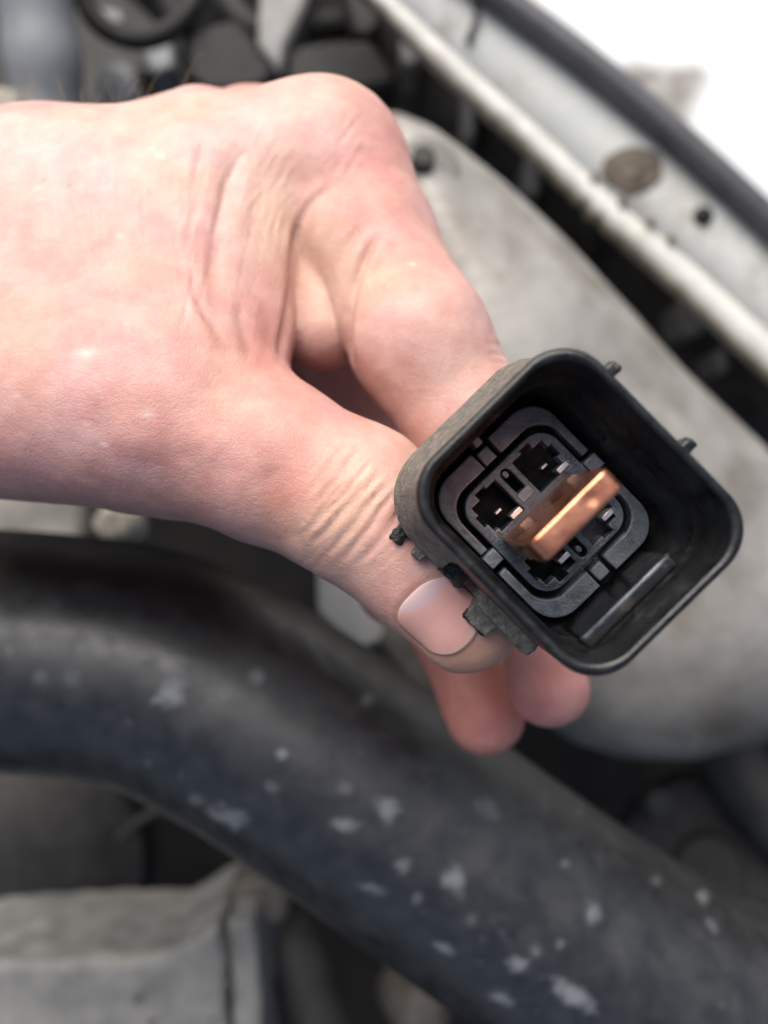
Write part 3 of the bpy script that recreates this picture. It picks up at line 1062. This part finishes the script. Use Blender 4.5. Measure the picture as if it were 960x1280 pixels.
# corner pads outside the groove
for su in (-1, 1):
    for sv in (-1, 1):
        O, I = [], []
        ou, ov, r0 = 13.8, 11.3, 4.6
        iu, iv, r1 = 10.75, 9.95, 3.9
        for k in range(9):
            a = math.pi / 2 * k / 8
            O.append((ou - r0 + r0 * math.cos(a), ov - r0 + r0 * math.sin(a)))
            I.append((iu - r1 + r1 * math.cos(a), iv - r1 + r1 * math.sin(a)))
        lp = [(ou, 1.7)] + O + [(1.9, ov), (1.9, iv)] + I[::-1] + [(iu, 1.7)]
        curve_plate('corner_pad', [[(a * su, b * sv) for a, b in lp]], -130, ZB - 0.35, M['block'], con, 0.35)
for (cu, cv, hu, hv) in ((-12.0, -.3, 1.15, 1.05), (12.0, -.3, 1.15, 1.05), (-.4, -10.35, 1.15, 1.15), (0, 10.35, 1.15, 1.15)):
    curve_plate('key_pad', [rect(cu, cv, hu, hv)], -130, ZB + 0.25, M['block'], con, 0.3)
for (cu, cv) in ((-8.0, -.15), (7.6, -.15)):
    curve_plate('locating_pin', [slot(cu, cv, .15, .42)], -130, ZB - .6, M['block'], con, 0.15)
for (cu, cv) in ((-2.85, 6.6), (-2.85, -3.1), (6.9, -2.7), (6.9, 6.4)):
    curve_plate('contact_blade', [rect(cu, cv, .42, 1.0)], -130, ZB + .15, M['tin'], con, 0.12)
    curve_plate('contact_spring', [rect(cu - 1.9, cv - 1.6, .2, .55)], -130, ZB - 1.4, M['tin'], con, 0.08)
# cross wall between the sockets beside the copper bar
for cu in (-3.9, 3.9):
    curve_plate('divider_step', [rect(cu, -.1, .8, 1.25)], -130, ZB + .3, M['block'], con, 0.25)
prism('wall_rib', [UV(-15.2, -.9), UV(-13.9, -.9), UV(-13.9, .4), UV(-15.2, .4)], -127.6, -121, M['block'], con, .25)

# raised ledge along the lower-right wall
x, y = UV(14.6, -1.6)
V, Q = surface(lambda p: uv_box(p, 15.3, -1.8, 1.0, 8.4, -126, -113.0, .3) + (.03 * vnoise(p, 2.0, 77)).astype(np.float32), np.array([x, y, -119.5]) - np.array([11, 11, 8]), np.array([x, y, -119.5]) + np.array([11, 11, 8]), .3)
mesh_obj('wall_ledge', V, Q, M['shell'], con)
q0, q1 = UV(14.6, -10.0), UV(14.6, 6.4)
tube('ledge_highlight', [(*(q0 + (q1 - q0) * t), -113.25 - (0.5 if t in (0.0, 1.0) else 0)) for t in (0.0, .04, .5, .96, 1.0)], .36, M['ledge'], con, 12)  # added strip: the ledge's highlight painted as a lighter bluish edge

# ------------------------------------------------------------------ copper bar plugged into the block
cb = root('copper_bar', (AX[0], AX[1], -130), 'upright shiny copper bar plugged into the middle of the connector', 'copper bar')


def bar_pts(u0, u1, v0, v1):
    return [UV(u0, v0), UV(u1, v0), UV(u1, v1), UV(u0, v1)]


def bar_sdf(p):
    d = uv_box(p, .15, -.5, 1.65, 7.2, -133, -102.4, .32)
    q = p[:, :2] - AX.astype(np.float32)
    a = q @ uu.astype(np.float32); b = q @ vv.astype(np.float32)
    # rounded upper ends
    e = np.sqrt(np.maximum(np.abs(b + .4) - 5.2, 0) ** 2 + np.maximum(p[:, 2] + 104.2, 0) ** 2) - 1.8
    d = smax(d, e.astype(np.float32), .3)
    # worn flat with a small dimple on the top edge
    f = np.sqrt((a + .1) ** 2 + (b - 2.2) ** 2 + (p[:, 2] + 100.7) ** 2) - 1.85
    d = smax(d, -f, .35)
    return d + (.012 * vnoise(p, 1.6, 81)).astype(np.float32)


V, Q = surface(bar_sdf, (AX[0] - 8.5, AX[1] - 8.5, -134), (AX[0] + 8.5, AX[1] + 8.5, -101), .2)
mesh_obj('bar', V, Q, M['copper'], cb)
for v0 in (-6.6, 2.6):
    prism('lug', bar_pts(1.55, 4.1, v0, v0 + 2.6), -131, -125.4, M['copper'], cb, .3)

# ------------------------------------------------------------------ the hand
J = {}


def j(name, x, y, d):
    J[name] = P(x, y, d).astype(np.float32)
    return J[name]


j('wr_i', -260, 398, 178); j('wr_t', -260, 480, 168)
j('mc_i', 60, 278, 168)
j('mcp_i', 402, 216, 166)
j('mid_i', 523, 424, 152)
j('pip_i', 586, 530, 152)
j('dip_i', 668, 730, 178)
j('tip_i', 686, 858, 172)
j('cmc', -150, 470, 160)
j('mcp_t', 205, 512, 145)
j('ip_t', 448, 630, 139)
j('tip_t', 582, 770, 136)
j('mcp_m', 318, 206, 192); j('pip_m', 512, 604, 194); j('dip_m', 566, 790, 200); j('tip_m', 606, 893, 188)
j('mcp_r', 240, 230, 214); j('pip_r', 420, 560, 214); j('dip_r', 470, 660, 212); j('tip_r', 492, 738, 200)
j('mcp_p', 180, 290, 232); j('pip_p', 300, 520, 230); j('tip_p', 360, 600, 226)
j('wr_p', -260, 400, 235)


def hand_sdf(p):
    c = J
    # metacarpal mass
    d = sd_cone(p, c['wr_i'], c['mc_i'], 25, 20)
    d = smin(d, sd_cone(p, c['mc_i'], c['mcp_i'], 20, 15.2), 8)
    d = smin(d, sd_tri(p, c['wr_i'], c['mcp_i'], c['mcp_m'], 12), 10)
    d = smin(d, sd_tri(p, c['wr_p'], c['mcp_m'], c['mcp_p'], 12), 10)
    d = smin(d, sd_tri(p, c['wr_i'], c['mcp_m'], c['wr_p'], 14), 10)
    d = smin(d, sd_cone(p, P(150, 200, 172), P(250, 178, 178), 9, 11), 5)
    # thumb ray
    t = sd_cone(p, c['wr_t'], c['cmc'], 24, 22)
    t = smin(t, sd_cone(p, c['cmc'], c['mcp_t'], 21, 16.4), 8)
    t = smin(t, sd_cone(p, c['mcp_t'], P(330, 572, 141), 16.2, 13.4), 6)
    t = smin(t, sd_cone(p, P(330, 572, 141), c['ip_t'], 13.2, 12.6), 5)
    t = smin(t, sd_cone(p, c['ip_t'], P(520, 702, 137), 12.2, 10.3), 5)
    t = smin(t, sd_cone(p, P(520, 702, 137), c['tip_t'], 10.2, 9.3), 4)
    d = smin(d, t, 10)
    # web of skin between thumb and index
    d = smin(d, sd_tri(p, c['wr_t'], c['mcp_t'], P(230, 300, 158), 13), 12)
    d = smin(d, sd_tri(p, P(-150, 400, 165), P(250, 250, 163), P(235, 480, 147), 14), 10)
    w = sd_cone(p, P(305, 255, 160), P(305, 405, 151), 9.5, 8.5)
    d = smin(d, w, 7)
    w2 = sd_cone(p, P(334, 268, 155), P(318, 436, 147), 5.6, 4.4)
    d = smin(d, w2, 3.0)
    # index proximal
    i = sd_cone(p, c['mcp_i'], P(450, 292, 161), 15.0, 13.2)
    i = smin(i, sd_cone(p, P(456, 302, 160), c['mid_i'], 12.9, 12.1), 5)
    i = smin(i, sd_cone(p, c['mid_i'], c['pip_i'], 12.0, 11.4), 5)
    kk = (np.clip((p[:, 1] - 50) / 14, 0, 1) * 7 + 0.7).astype(np.float32)
    d = smin(d, i, kk)
    # bulge at the root of the finger
    bl = sd_cone(p, P(412, 305, 161), P(402, 412, 159), 8.6, 8.0)
    d = smin(d, bl, (np.clip((p[:, 1] - 46) / 10, 0, 1) * 4 + 0.7).astype(np.float32))
    k = 4
    i2 = sd_cone(p, c['pip_i'], c['dip_i'], 10.8, 8.8)
    i2 = smin(i2, sd_cone(p, c['dip_i'], c['tip_i'], 8.9, 8.4), k)
    d = smin(d, i2, 4)
    m = sd_cone(p, c['mcp_m'], c['pip_m'], 12.5, 10.6)
    m = smin(m, sd_cone(p, c['pip_m'], c['dip_m'], 10.2, 9.2), k)
    m = smin(m, sd_cone(p, c['dip_m'], c['tip_m'], 9.3, 9.0), k)
    d = smin(d, m, 1.6)
    r = sd_cone(p, c['mcp_r'], c['pip_r'], 11.5, 10)
    r = smin(r, sd_cone(p, c['pip_r'], c['dip_r'], 9.5, 9), k)
    r = smin(r, sd_cone(p, c['dip_r'], c['tip_r'], 9, 8.6), k)
    d = smin(d, r, 1.6)
    q = sd_cone(p, c['mcp_p'], c['pip_p'], 10, 9)
    q = smin(q, sd_cone(p, c['pip_p'], c['tip_p'], 8.5, 8), k)
    d = smin(d, q, 1.6)
    return d


VOX = 0.52
lo = np.array([-118.0, -60.0, -250.0]); hi = np.array([42.0, 95.0, -112.0])
V, Q = surface(hand_sdf, lo, hi, VOX, smooth_it=3)
HV0 = V.copy()
Nn = vnormals(V, Q)
qx, dd = to_px(V)
disp = np.zeros(len(V))


qn = qx + 1.4 * np.stack([vnoise(V, 5, 41) + .6 * vnoise(V, 2.2, 42), vnoise(V, 5, 43) + .6 * vnoise(V, 2.2, 44)], 1)
modn = .72 + .5 * vnoise(V, 4.5, 45)


def crease(line, depth, w, dmax=175, dmin=0, rim=0.35, ends=True, asym=0.0):
    line = catmull(line, max(8, len(line) * 5)) if len(line) > 2 else np.asarray(line, float)
    lo_, hi_ = line.min(0) - 5 * w, line.max(0) + 5 * w
    m = (qx[:, 0] > lo_[0]) & (qx[:, 0] < hi_[0]) & (qx[:, 1] > lo_[1]) & (qx[:, 1] < hi_[1]) & (dd < dmax) & (dd > dmin) & (Nn[:, 2] > -0.1)
    if not m.any(): return
    ds, t, sd = dist_poly(qn[m], line)
    f = np.clip(np.minimum(t, 1 - t) / 0.22, 0, 1) if ends else 1.0
    f = f * f * (3 - 2 * f) if ends else 1.0
    f = f * np.clip(modn[m], .15, 1.2)
    g = np.exp(-(ds / w) ** 2)
    rg = np.exp(-((ds - 2.1 * w) / (1.1 * w)) ** 2)
    disp[m] += f * (-depth * g + rim * depth * rg * (1 + asym * sd))


# thumb joint wrinkles
crease([(468, 566), (440, 606), (408, 640), (374, 676)], .32, 3, 150)
crease([(480, 584), (448, 620), (420, 650), (384, 688)], .46, 3.2, 150)
crease([(490, 600), (457, 634), (434, 665), (400, 702)], .5, 3.2, 150)
crease([(500, 608), (476, 638), (456, 667), (424, 706)], .42, 3.2, 150)
crease([(452, 556), (424, 594), (392, 636)], .34, 3.2, 150)
crease([(508, 626), (490, 655), (466, 686), (446, 706)], .40, 3.2, 150)
crease([(474, 616), (452, 650), (426, 682)], .34, 2.6, 150)
crease([(434, 596), (415, 620), (388, 654)], .30, 2.6, 150)
crease([(462, 590), (436, 626), (404, 664)], .34, 2.6, 150)
crease([(440, 546), (412, 580), (380, 624)], .20, 3, 150)
crease([(516, 640), (500, 668), (480, 694)], .22, 3, 150)
# folds of the web
crease([(312, 165), (296, 203), (279, 255), (268, 317), (266, 372), (276, 404), (304, 440)], .62, 11, 175)
crease([(259, 160), (250, 205), (243, 250), (240, 290)], .3, 7, 180)
crease([(296, 375), (306, 420), (318, 452)], .5, 7, 170)
crease([(236, 330), (252, 385), (285, 430)], .5, 6, 170)
crease([(283, 215), (276, 260), (268, 300)], .25, 4, 175)
crease([(428, 228), (396, 246), (376, 276), (368, 320), (361, 380), (352, 430), (345, 468)], 1.0, 5, 176, rim=.2)
crease([(474, 290), (456, 326), (444, 358), (436, 400), (435, 440), (442, 466)], 1.1, 5, 172, rim=.25)
crease([(505, 300), (478, 335), (462, 372)], .28, 7, 170)
crease([(425, 190), (465, 196), (500, 215)], .22, 7, 175)
crease([(457, 278), (436, 305), (420, 338)], .3, 6, 172)
# knuckle wrinkles at the far finger joint
for k in range(4):
    crease([(606 + 5 * k, 430 + 11 * k), (622 + 4 * k, 433 + 10 * k), (644, 440 + 10 * k)], .2, 3.0, 175)
# tendons / soft unevenness
crease([(-20, 300), (80, 262), (180, 225)], -.35, 30, 180, rim=0, ends=False)
crease([(120, 560), (220, 545), (300, 570)], -.6, 34, 150, rim=0)
crease([(60, 430), (150, 440), (250, 450), (330, 500)], .6, 26, 160, rim=.2)
crease([(330, 575), (352, 640), (366, 690)], .35, 16, 150, rim=.2)
# fine parallel skin lines of the back of the hand
r9 = np.random.RandomState(3)
for k in range(170):
    t = r9.rand()
    x0 = 60 + 300 * t + r9.uniform(-10, 10)
    y0 = r9.uniform(140, 330)
    ln = r9.uniform(60, 150)
    sl_ = -0.22 if x0 > 240 else (0.10 + 0.25 * (240 - x0) / 240) * (1 if y0 > 260 else .2)
    pts = [(x0, y0), (x0 + sl_ * ln * .5 + r9.uniform(-3, 3), y0 + ln * .5), (x0 + sl_ * ln * 1.1 + r9.uniform(-4, 4), y0 + ln)]
    crease(pts, r9.uniform(.06, .13) * (1 if x0 < 275 else .25), r9.uniform(1.8, 2.8), 185, rim=.6)
for k in range(60):     # slanted lines over the index knuckle
    x0 = r9.uniform(300, 470); y0 = r9.uniform(125, 260); ln = r9.uniform(30, 80)
    crease([(x0, y0), (x0 - ln * .35 + r9.uniform(-3, 3), y0 + ln * .5), (x0 - ln * .6, y0 + ln)], r9.uniform(.04, .10), r9.uniform(2.2, 3.4), 185, rim=.5)
for k in range(40):     # fine lines round the thumb joint
    x0 = r9.uniform(400, 520); y0 = r9.uniform(560, 690); ln = r9.uniform(20, 50)
    crease([(x0, y0), (x0 - ln * .45, y0 + ln * .5), (x0 - ln * .9, y0 + ln * .95)], r9.uniform(.04, .10), r9.uniform(2, 3), 150, rim=.5)
disp += .10 * vnoise(V, 5.0, 13) + .06 * vnoise(V, 2.2, 14)


# nails: patches laid on the skin; the skin sinks under them and swells round them
def nail_frame(tip, along, normal, w, ln, back, end=.8):
    a = np.asarray(along, float); a /= np.linalg.norm(a)
    n = np.asarray(normal, float); n = n - a * (n @ a); n /= np.linalg.norm(n)
    b = np.cross(n, a)
    return dict(o=np.asarray(tip, float) - a * back, a=a, n=n, b=b, w=w, l=ln, e=end)


def nail_param(p, f):
    q = p - f['o']
    return q @ f['a'], q @ f['b'], q @ f['n']


ax_t = (J['tip_t'] - J['ip_t']).astype(float)
NAILS = [
    nail_frame(J['tip_t'], ax_t, (-0.24, -0.24, 1.0), 11.6, 13.0, 3.2, .47),
    nail_frame(J['tip_i'], J['tip_i'] - P(668, 760, 176), (1.0, 0.0, 0.25), 7.5, 10, 4.0, .32),
    nail_frame(J['tip_m'], J['tip_m'] - P(574, 815, 196), (1.0, 0.3, 0.25), 8, 10, 4.0, .32),
]
ndark = np.zeros(len(V))
for f in NAILS:
    s, t, n = nail_param(V, f)
    s0 = -f['l'] * .42
    s1 = f['l'] * f['e']
    half = f['w'] / 2
    inside = np.minimum(np.minimum((s - s0 - 1.8 * np.minimum(np.abs(t) / half, 1.2) ** 3), (s1 + 3 - s)), half - np.abs(t))
    near = (n > 1.0) & (np.abs(t) < half + 3) & (s > s0 - 3) & (s < s1 + 4)
    g = np.where(near, np.clip(inside / .9, -4, 1), -9)
    disp += np.where(g > 0, -.06 * np.clip(g, 0, 1), 0)
    disp += np.where((g <= 0) & (g > -4) & (s < s1 - 1), .10 * np.exp(-((g + .9) / 1.0) ** 2), 0)

V = V + Nn * disp[:, None]
V = laplace(V, Q, .25)

# skin tone: blotches of the skin, plus warm light painted into shaded parts
base_c = np.array([0.62, 0.395, 0.355])
tone = np.tile(base_c, (len(V), 1))


def blot(x, y, rx, ry, c, s, dmax=185, th=0):
    dx, dy = qx[:, 0] - x, qx[:, 1] - y
    ca, sa = math.cos(th), math.sin(th)
    e = ((dx * ca + dy * sa) / rx) ** 2 + ((-dx * sa + dy * ca) / ry) ** 2
    g = s * np.exp(-e) * (dd < dmax)
    tone[:] = tone * (1 - g[:, None]) + np.asarray(c) * g[:, None]


RED, YEL, PALE, TAN, LIL = (0.60, 0.26, 0.23), (0.76, 0.60, 0.44), (0.78, 0.63, 0.58), (0.55, 0.38, 0.32), (0.57, 0.38, 0.39)
blot(60, 200, 220, 90, PALE, .45)
blot(330, 150, 160, 50, PALE, .4)
blot(150, 330, 120, 90, TAN, .3)
blot(340, 260, 46, 60, YEL, .75)
blot(405, 350, 34, 70, YEL, .55)
blot(470, 350, 50, 50, YEL, .4)
blot(500, 165, 40, 40, RED, .5)
blot(460, 220, 60, 30, RED, .3)
blot(330, 410, 22, 50, RED, .35)
blot(400, 455, 40, 18, RED, .45)
blot(210, 540, 80, 60, RED, .42)
blot(370, 620, 50, 40, RED, .45)
blot(90, 560, 110, 60, LIL, .3)
blot(300, 520, 60, 40, TAN, .25)
blot(440, 635, 46, 75, YEL, .6, 150, .75)
blot(500, 670, 60, 40, RED, .3, 150)
blot(545, 440, 70, 120, PALE, .3)
blot(520, 330, 60, 60, RED, .25)
blot(590, 822, 90, 40, (0.82, 0.47, 0.31), .85, 150)  # yellowish flesh, strengthened with warm fill light painted into the shaded tip
blot(500, 790, 60, 45, (0.78, 0.46, 0.32), .6, 150)  # same painted warm fill on the thumb's lower edge
blot(190, 540, 260, 110, RED, .22, 165)
for nm, rr0 in (('tip_i', 70), ('tip_m', 75), ('tip_r', 80)):
    x, y = to_px(J[nm][None].astype(float))[0][0]
    m = dd > 155
    g = .7 * np.exp(-(((qx[:, 0] - x) / rr0) ** 2 + ((qx[:, 1] - y) / rr0) ** 2)) * m
    tone = tone * (1 - g[:, None]) + np.array([0.74, 0.31, 0.27]) * g[:, None]  # red fingertips, painted stronger and brighter to offset the hand's shade
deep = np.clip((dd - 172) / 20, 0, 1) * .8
tone = tone * (1 - deep[:, None]) + np.array([0.66, 0.27, 0.22]) * deep[:, None]  # warm red shade painted into the skin farther from the camera
bl = .5 * vnoise(V, 13, 17) + .5 * vnoise(V, 5, 18) + .35 * vnoise(V, 1.8, 19)
b2_ = vnoise(V, 8, 20)
tone = tone * (1 + np.outer(bl, [0.03, 0.13, 0.13])) * (1 + np.outer(b2_, [0, .01, -.07]))
for f in NAILS[:1]:            # pink-brown cuticle round the nail
    s_, t_, n_ = nail_param(V, f)
    s0 = -f['l'] * .42
    half = f['w'] / 2
    ins_ = np.minimum(s_ - s0 - 1.8 * np.minimum(np.abs(t_) / half, 1.2) ** 3, half - np.abs(t_))
    g = .55 * np.exp(-((ins_ + .25) / .6) ** 2) * (n_ > 1) * (s_ < f['l'] * f['e'] - 1.5) * (dd < 150)
    tone = tone * (1 - g[:, None]) + np.array([0.50, 0.26, 0.21]) * g[:, None]
# dry white flecks and a few spots
for (x, y, r, s) in ((105, 440, 9, .5), (150, 295, 4, .5), (200, 195, 5, .6), (190, 185, 4, .4), (130, 555, 4, .6), (185, 518, 8, .45), (15, 235, 4, .4), (52, 250, 4, .5), (48, 235, 3, .5), (515, 330, 3, .6), (108, 530, 4, .4), (20, 495, 5, .3)):
    g = s * np.exp(-(((qx[:, 0] - x) / (r * 1.3)) ** 2 + ((qx[:, 1] - y) / (r * .7)) ** 2)) * (dd < 170)
    tone = tone * (1 - g[:, None]) + np.array([0.86, 0.76, 0.70]) * g[:, None]
for (x, y, r, s) in ((87, 232, 3.5, .5), (55, 225, 3, .35)):
    g = s * np.exp(-(((qx[:, 0] - x) / r) ** 2 + ((qx[:, 1] - y) / r) ** 2)) * (dd < 175)
    tone = tone * (1 - g[:, None]) + np.array([0.38, 0.2, 0.14]) * g[:, None]
tone = np.clip(tone * np.array([.93, .885, .885]), 0, .95)

HO = P(0, 380, 170)
hand = mesh_obj('hand', V, Q, M['skin'], origin=HO)
tag(hand, "bare left hand gripping the connector between thumb and curled fingers", 'hand')
ca_ = hand.data.color_attributes.new('tone', 'FLOAT_COLOR', 'POINT')
ca_.data.foreach_set('color', np.hstack([tone, np.ones((len(V), 1))]).astype(np.float32).ravel())

for fi, f in enumerate(NAILS):
    nu, nv = 34, 30
    s0 = -f['l'] * .40
    s1 = f['l'] * f['e']
    pts = []
    moon, fe = [], []
    for i_ in range(nv):
        a = i_ / (nv - 1)
        for k in range(nu):
            b = -1 + 2 * k / (nu - 1)
            sb0 = s0 + (b * b) ** 1.5 * 1.8
            se = s1 - abs(b) ** 2.6 * 3.2
            s = sb0 + (se - sb0) * a
            t = b * (f['w'] / 2) * (0.94 + .06 * math.sin(a * math.pi))
            pts.append((s, t))
            moon.append(max(0, min(1, (.30 - a - .3 * (b - .25) ** 2) / .10)) * .9)
            fe.append(.5 * max(0, min(1, (a - .88 + .03 * b * b) / .08)))
    pts = np.array(pts)
    X = f['o'] + np.outer(pts[:, 0], f['a']) + np.outer(pts[:, 1], f['b']) + f['n'] * 16
    tr = np.zeros(len(X))
    for _ in range(40):
        q_ = (X - np.outer(tr, f['n'])).astype(np.float32)
        tr += hand_sdf(q_) * .8
        tr = np.minimum(tr, 24)
    S_ = 16 - tr                                  # height of the skin over the nail's frame
    # a nail is a smooth arch: fit heights with a low-order surface
    sN, tN = pts[:, 0] / f['l'], pts[:, 1] / f['w']
    ok = tr < 16 + 4
    A_ = np.stack([np.ones_like(sN), sN, sN ** 2, tN, tN ** 2, tN ** 4], 1)
    wgt = ok & (pts[:, 0] < f['l'] * .55)
    co_, *_r = np.linalg.lstsq(A_[wgt], S_[wgt], rcond=None)
    Hh = np.maximum(A_ @ co_, S_ - 0.25)
    wq = np.clip((pts[:, 0] - 4.5) / 5, 0, 1) * .55
    Hh = S_ * (1 - wq) + (A_ @ co_) * wq + .05 if fi == 0 else np.where(ok, S_, -4) + .2
    edge = 1 - np.abs(pts[:, 1]) / (f['w'] / 2)
    Hh = Hh - .4 * np.exp(-edge / .10) - .45 * np.exp(-((pts[:, 0] - s0) / .8).clip(0))
    X = f['o'] + np.outer(pts[:, 0], f['a']) + np.outer(pts[:, 1], f['b']) + np.outer(Hh, f['n'])
    Fq = np.array([[i_ * nu + k, i_ * nu + k + 1, (i_ + 1) * nu + k + 1, (i_ + 1) * nu + k] for i_ in range(nv - 1) for k in range(nu - 1)])
    no = mesh_obj('thumbnail' if fi == 0 else 'fingernail', X, Fq, M['nail'], hand)
    so = no.modifiers.new('thick', 'SOLIDIFY'); so.thickness = .0004; so.offset = -1
    for nm, vals in (('moon', moon), ('free_edge', fe)):
        at2 = no.data.attributes.new(nm, 'FLOAT', 'POINT')
        at2.data.foreach_set('value', np.array(vals, np.float32))

# a few pale hairs along the back of the hand
hv, hf = [], []
for k in range(26):
    x0 = r9.uniform(20, 235)
    cand = np.where((np.abs(qx[:, 0] - x0) < 3) & (qx[:, 1] < 150) & (Nn[:, 1] > .75))[0]
    if len(cand) == 0: continue
    b0 = V[r9.choice(cand)]
    dirv = np.array([r9.uniform(-.4, .9), 1.0, r9.uniform(-.2, .6)])
    ln = r9.uniform(3, 7)
    path = [b0 + dirv * ln * t + np.array([1, -.5, 0]) * (t * t) * r9.uniform(-2, 2) for t in np.linspace(0, 1, 7)]
    tv, tf = tube_arrays(path, np.linspace(.035, .015, 7), 5)
    o0 = len(hv)
    hv += [tuple(v) for v in tv]
    hf += [[i_ + o0 for i_ in fc] for fc in tf]
hr = mesh_obj('hair', hv, hf, M['hair'], hand)
hr['kind'] = 'stuff'

for o in bpy.data.objects:
    if '_o' in o: del o['_o']
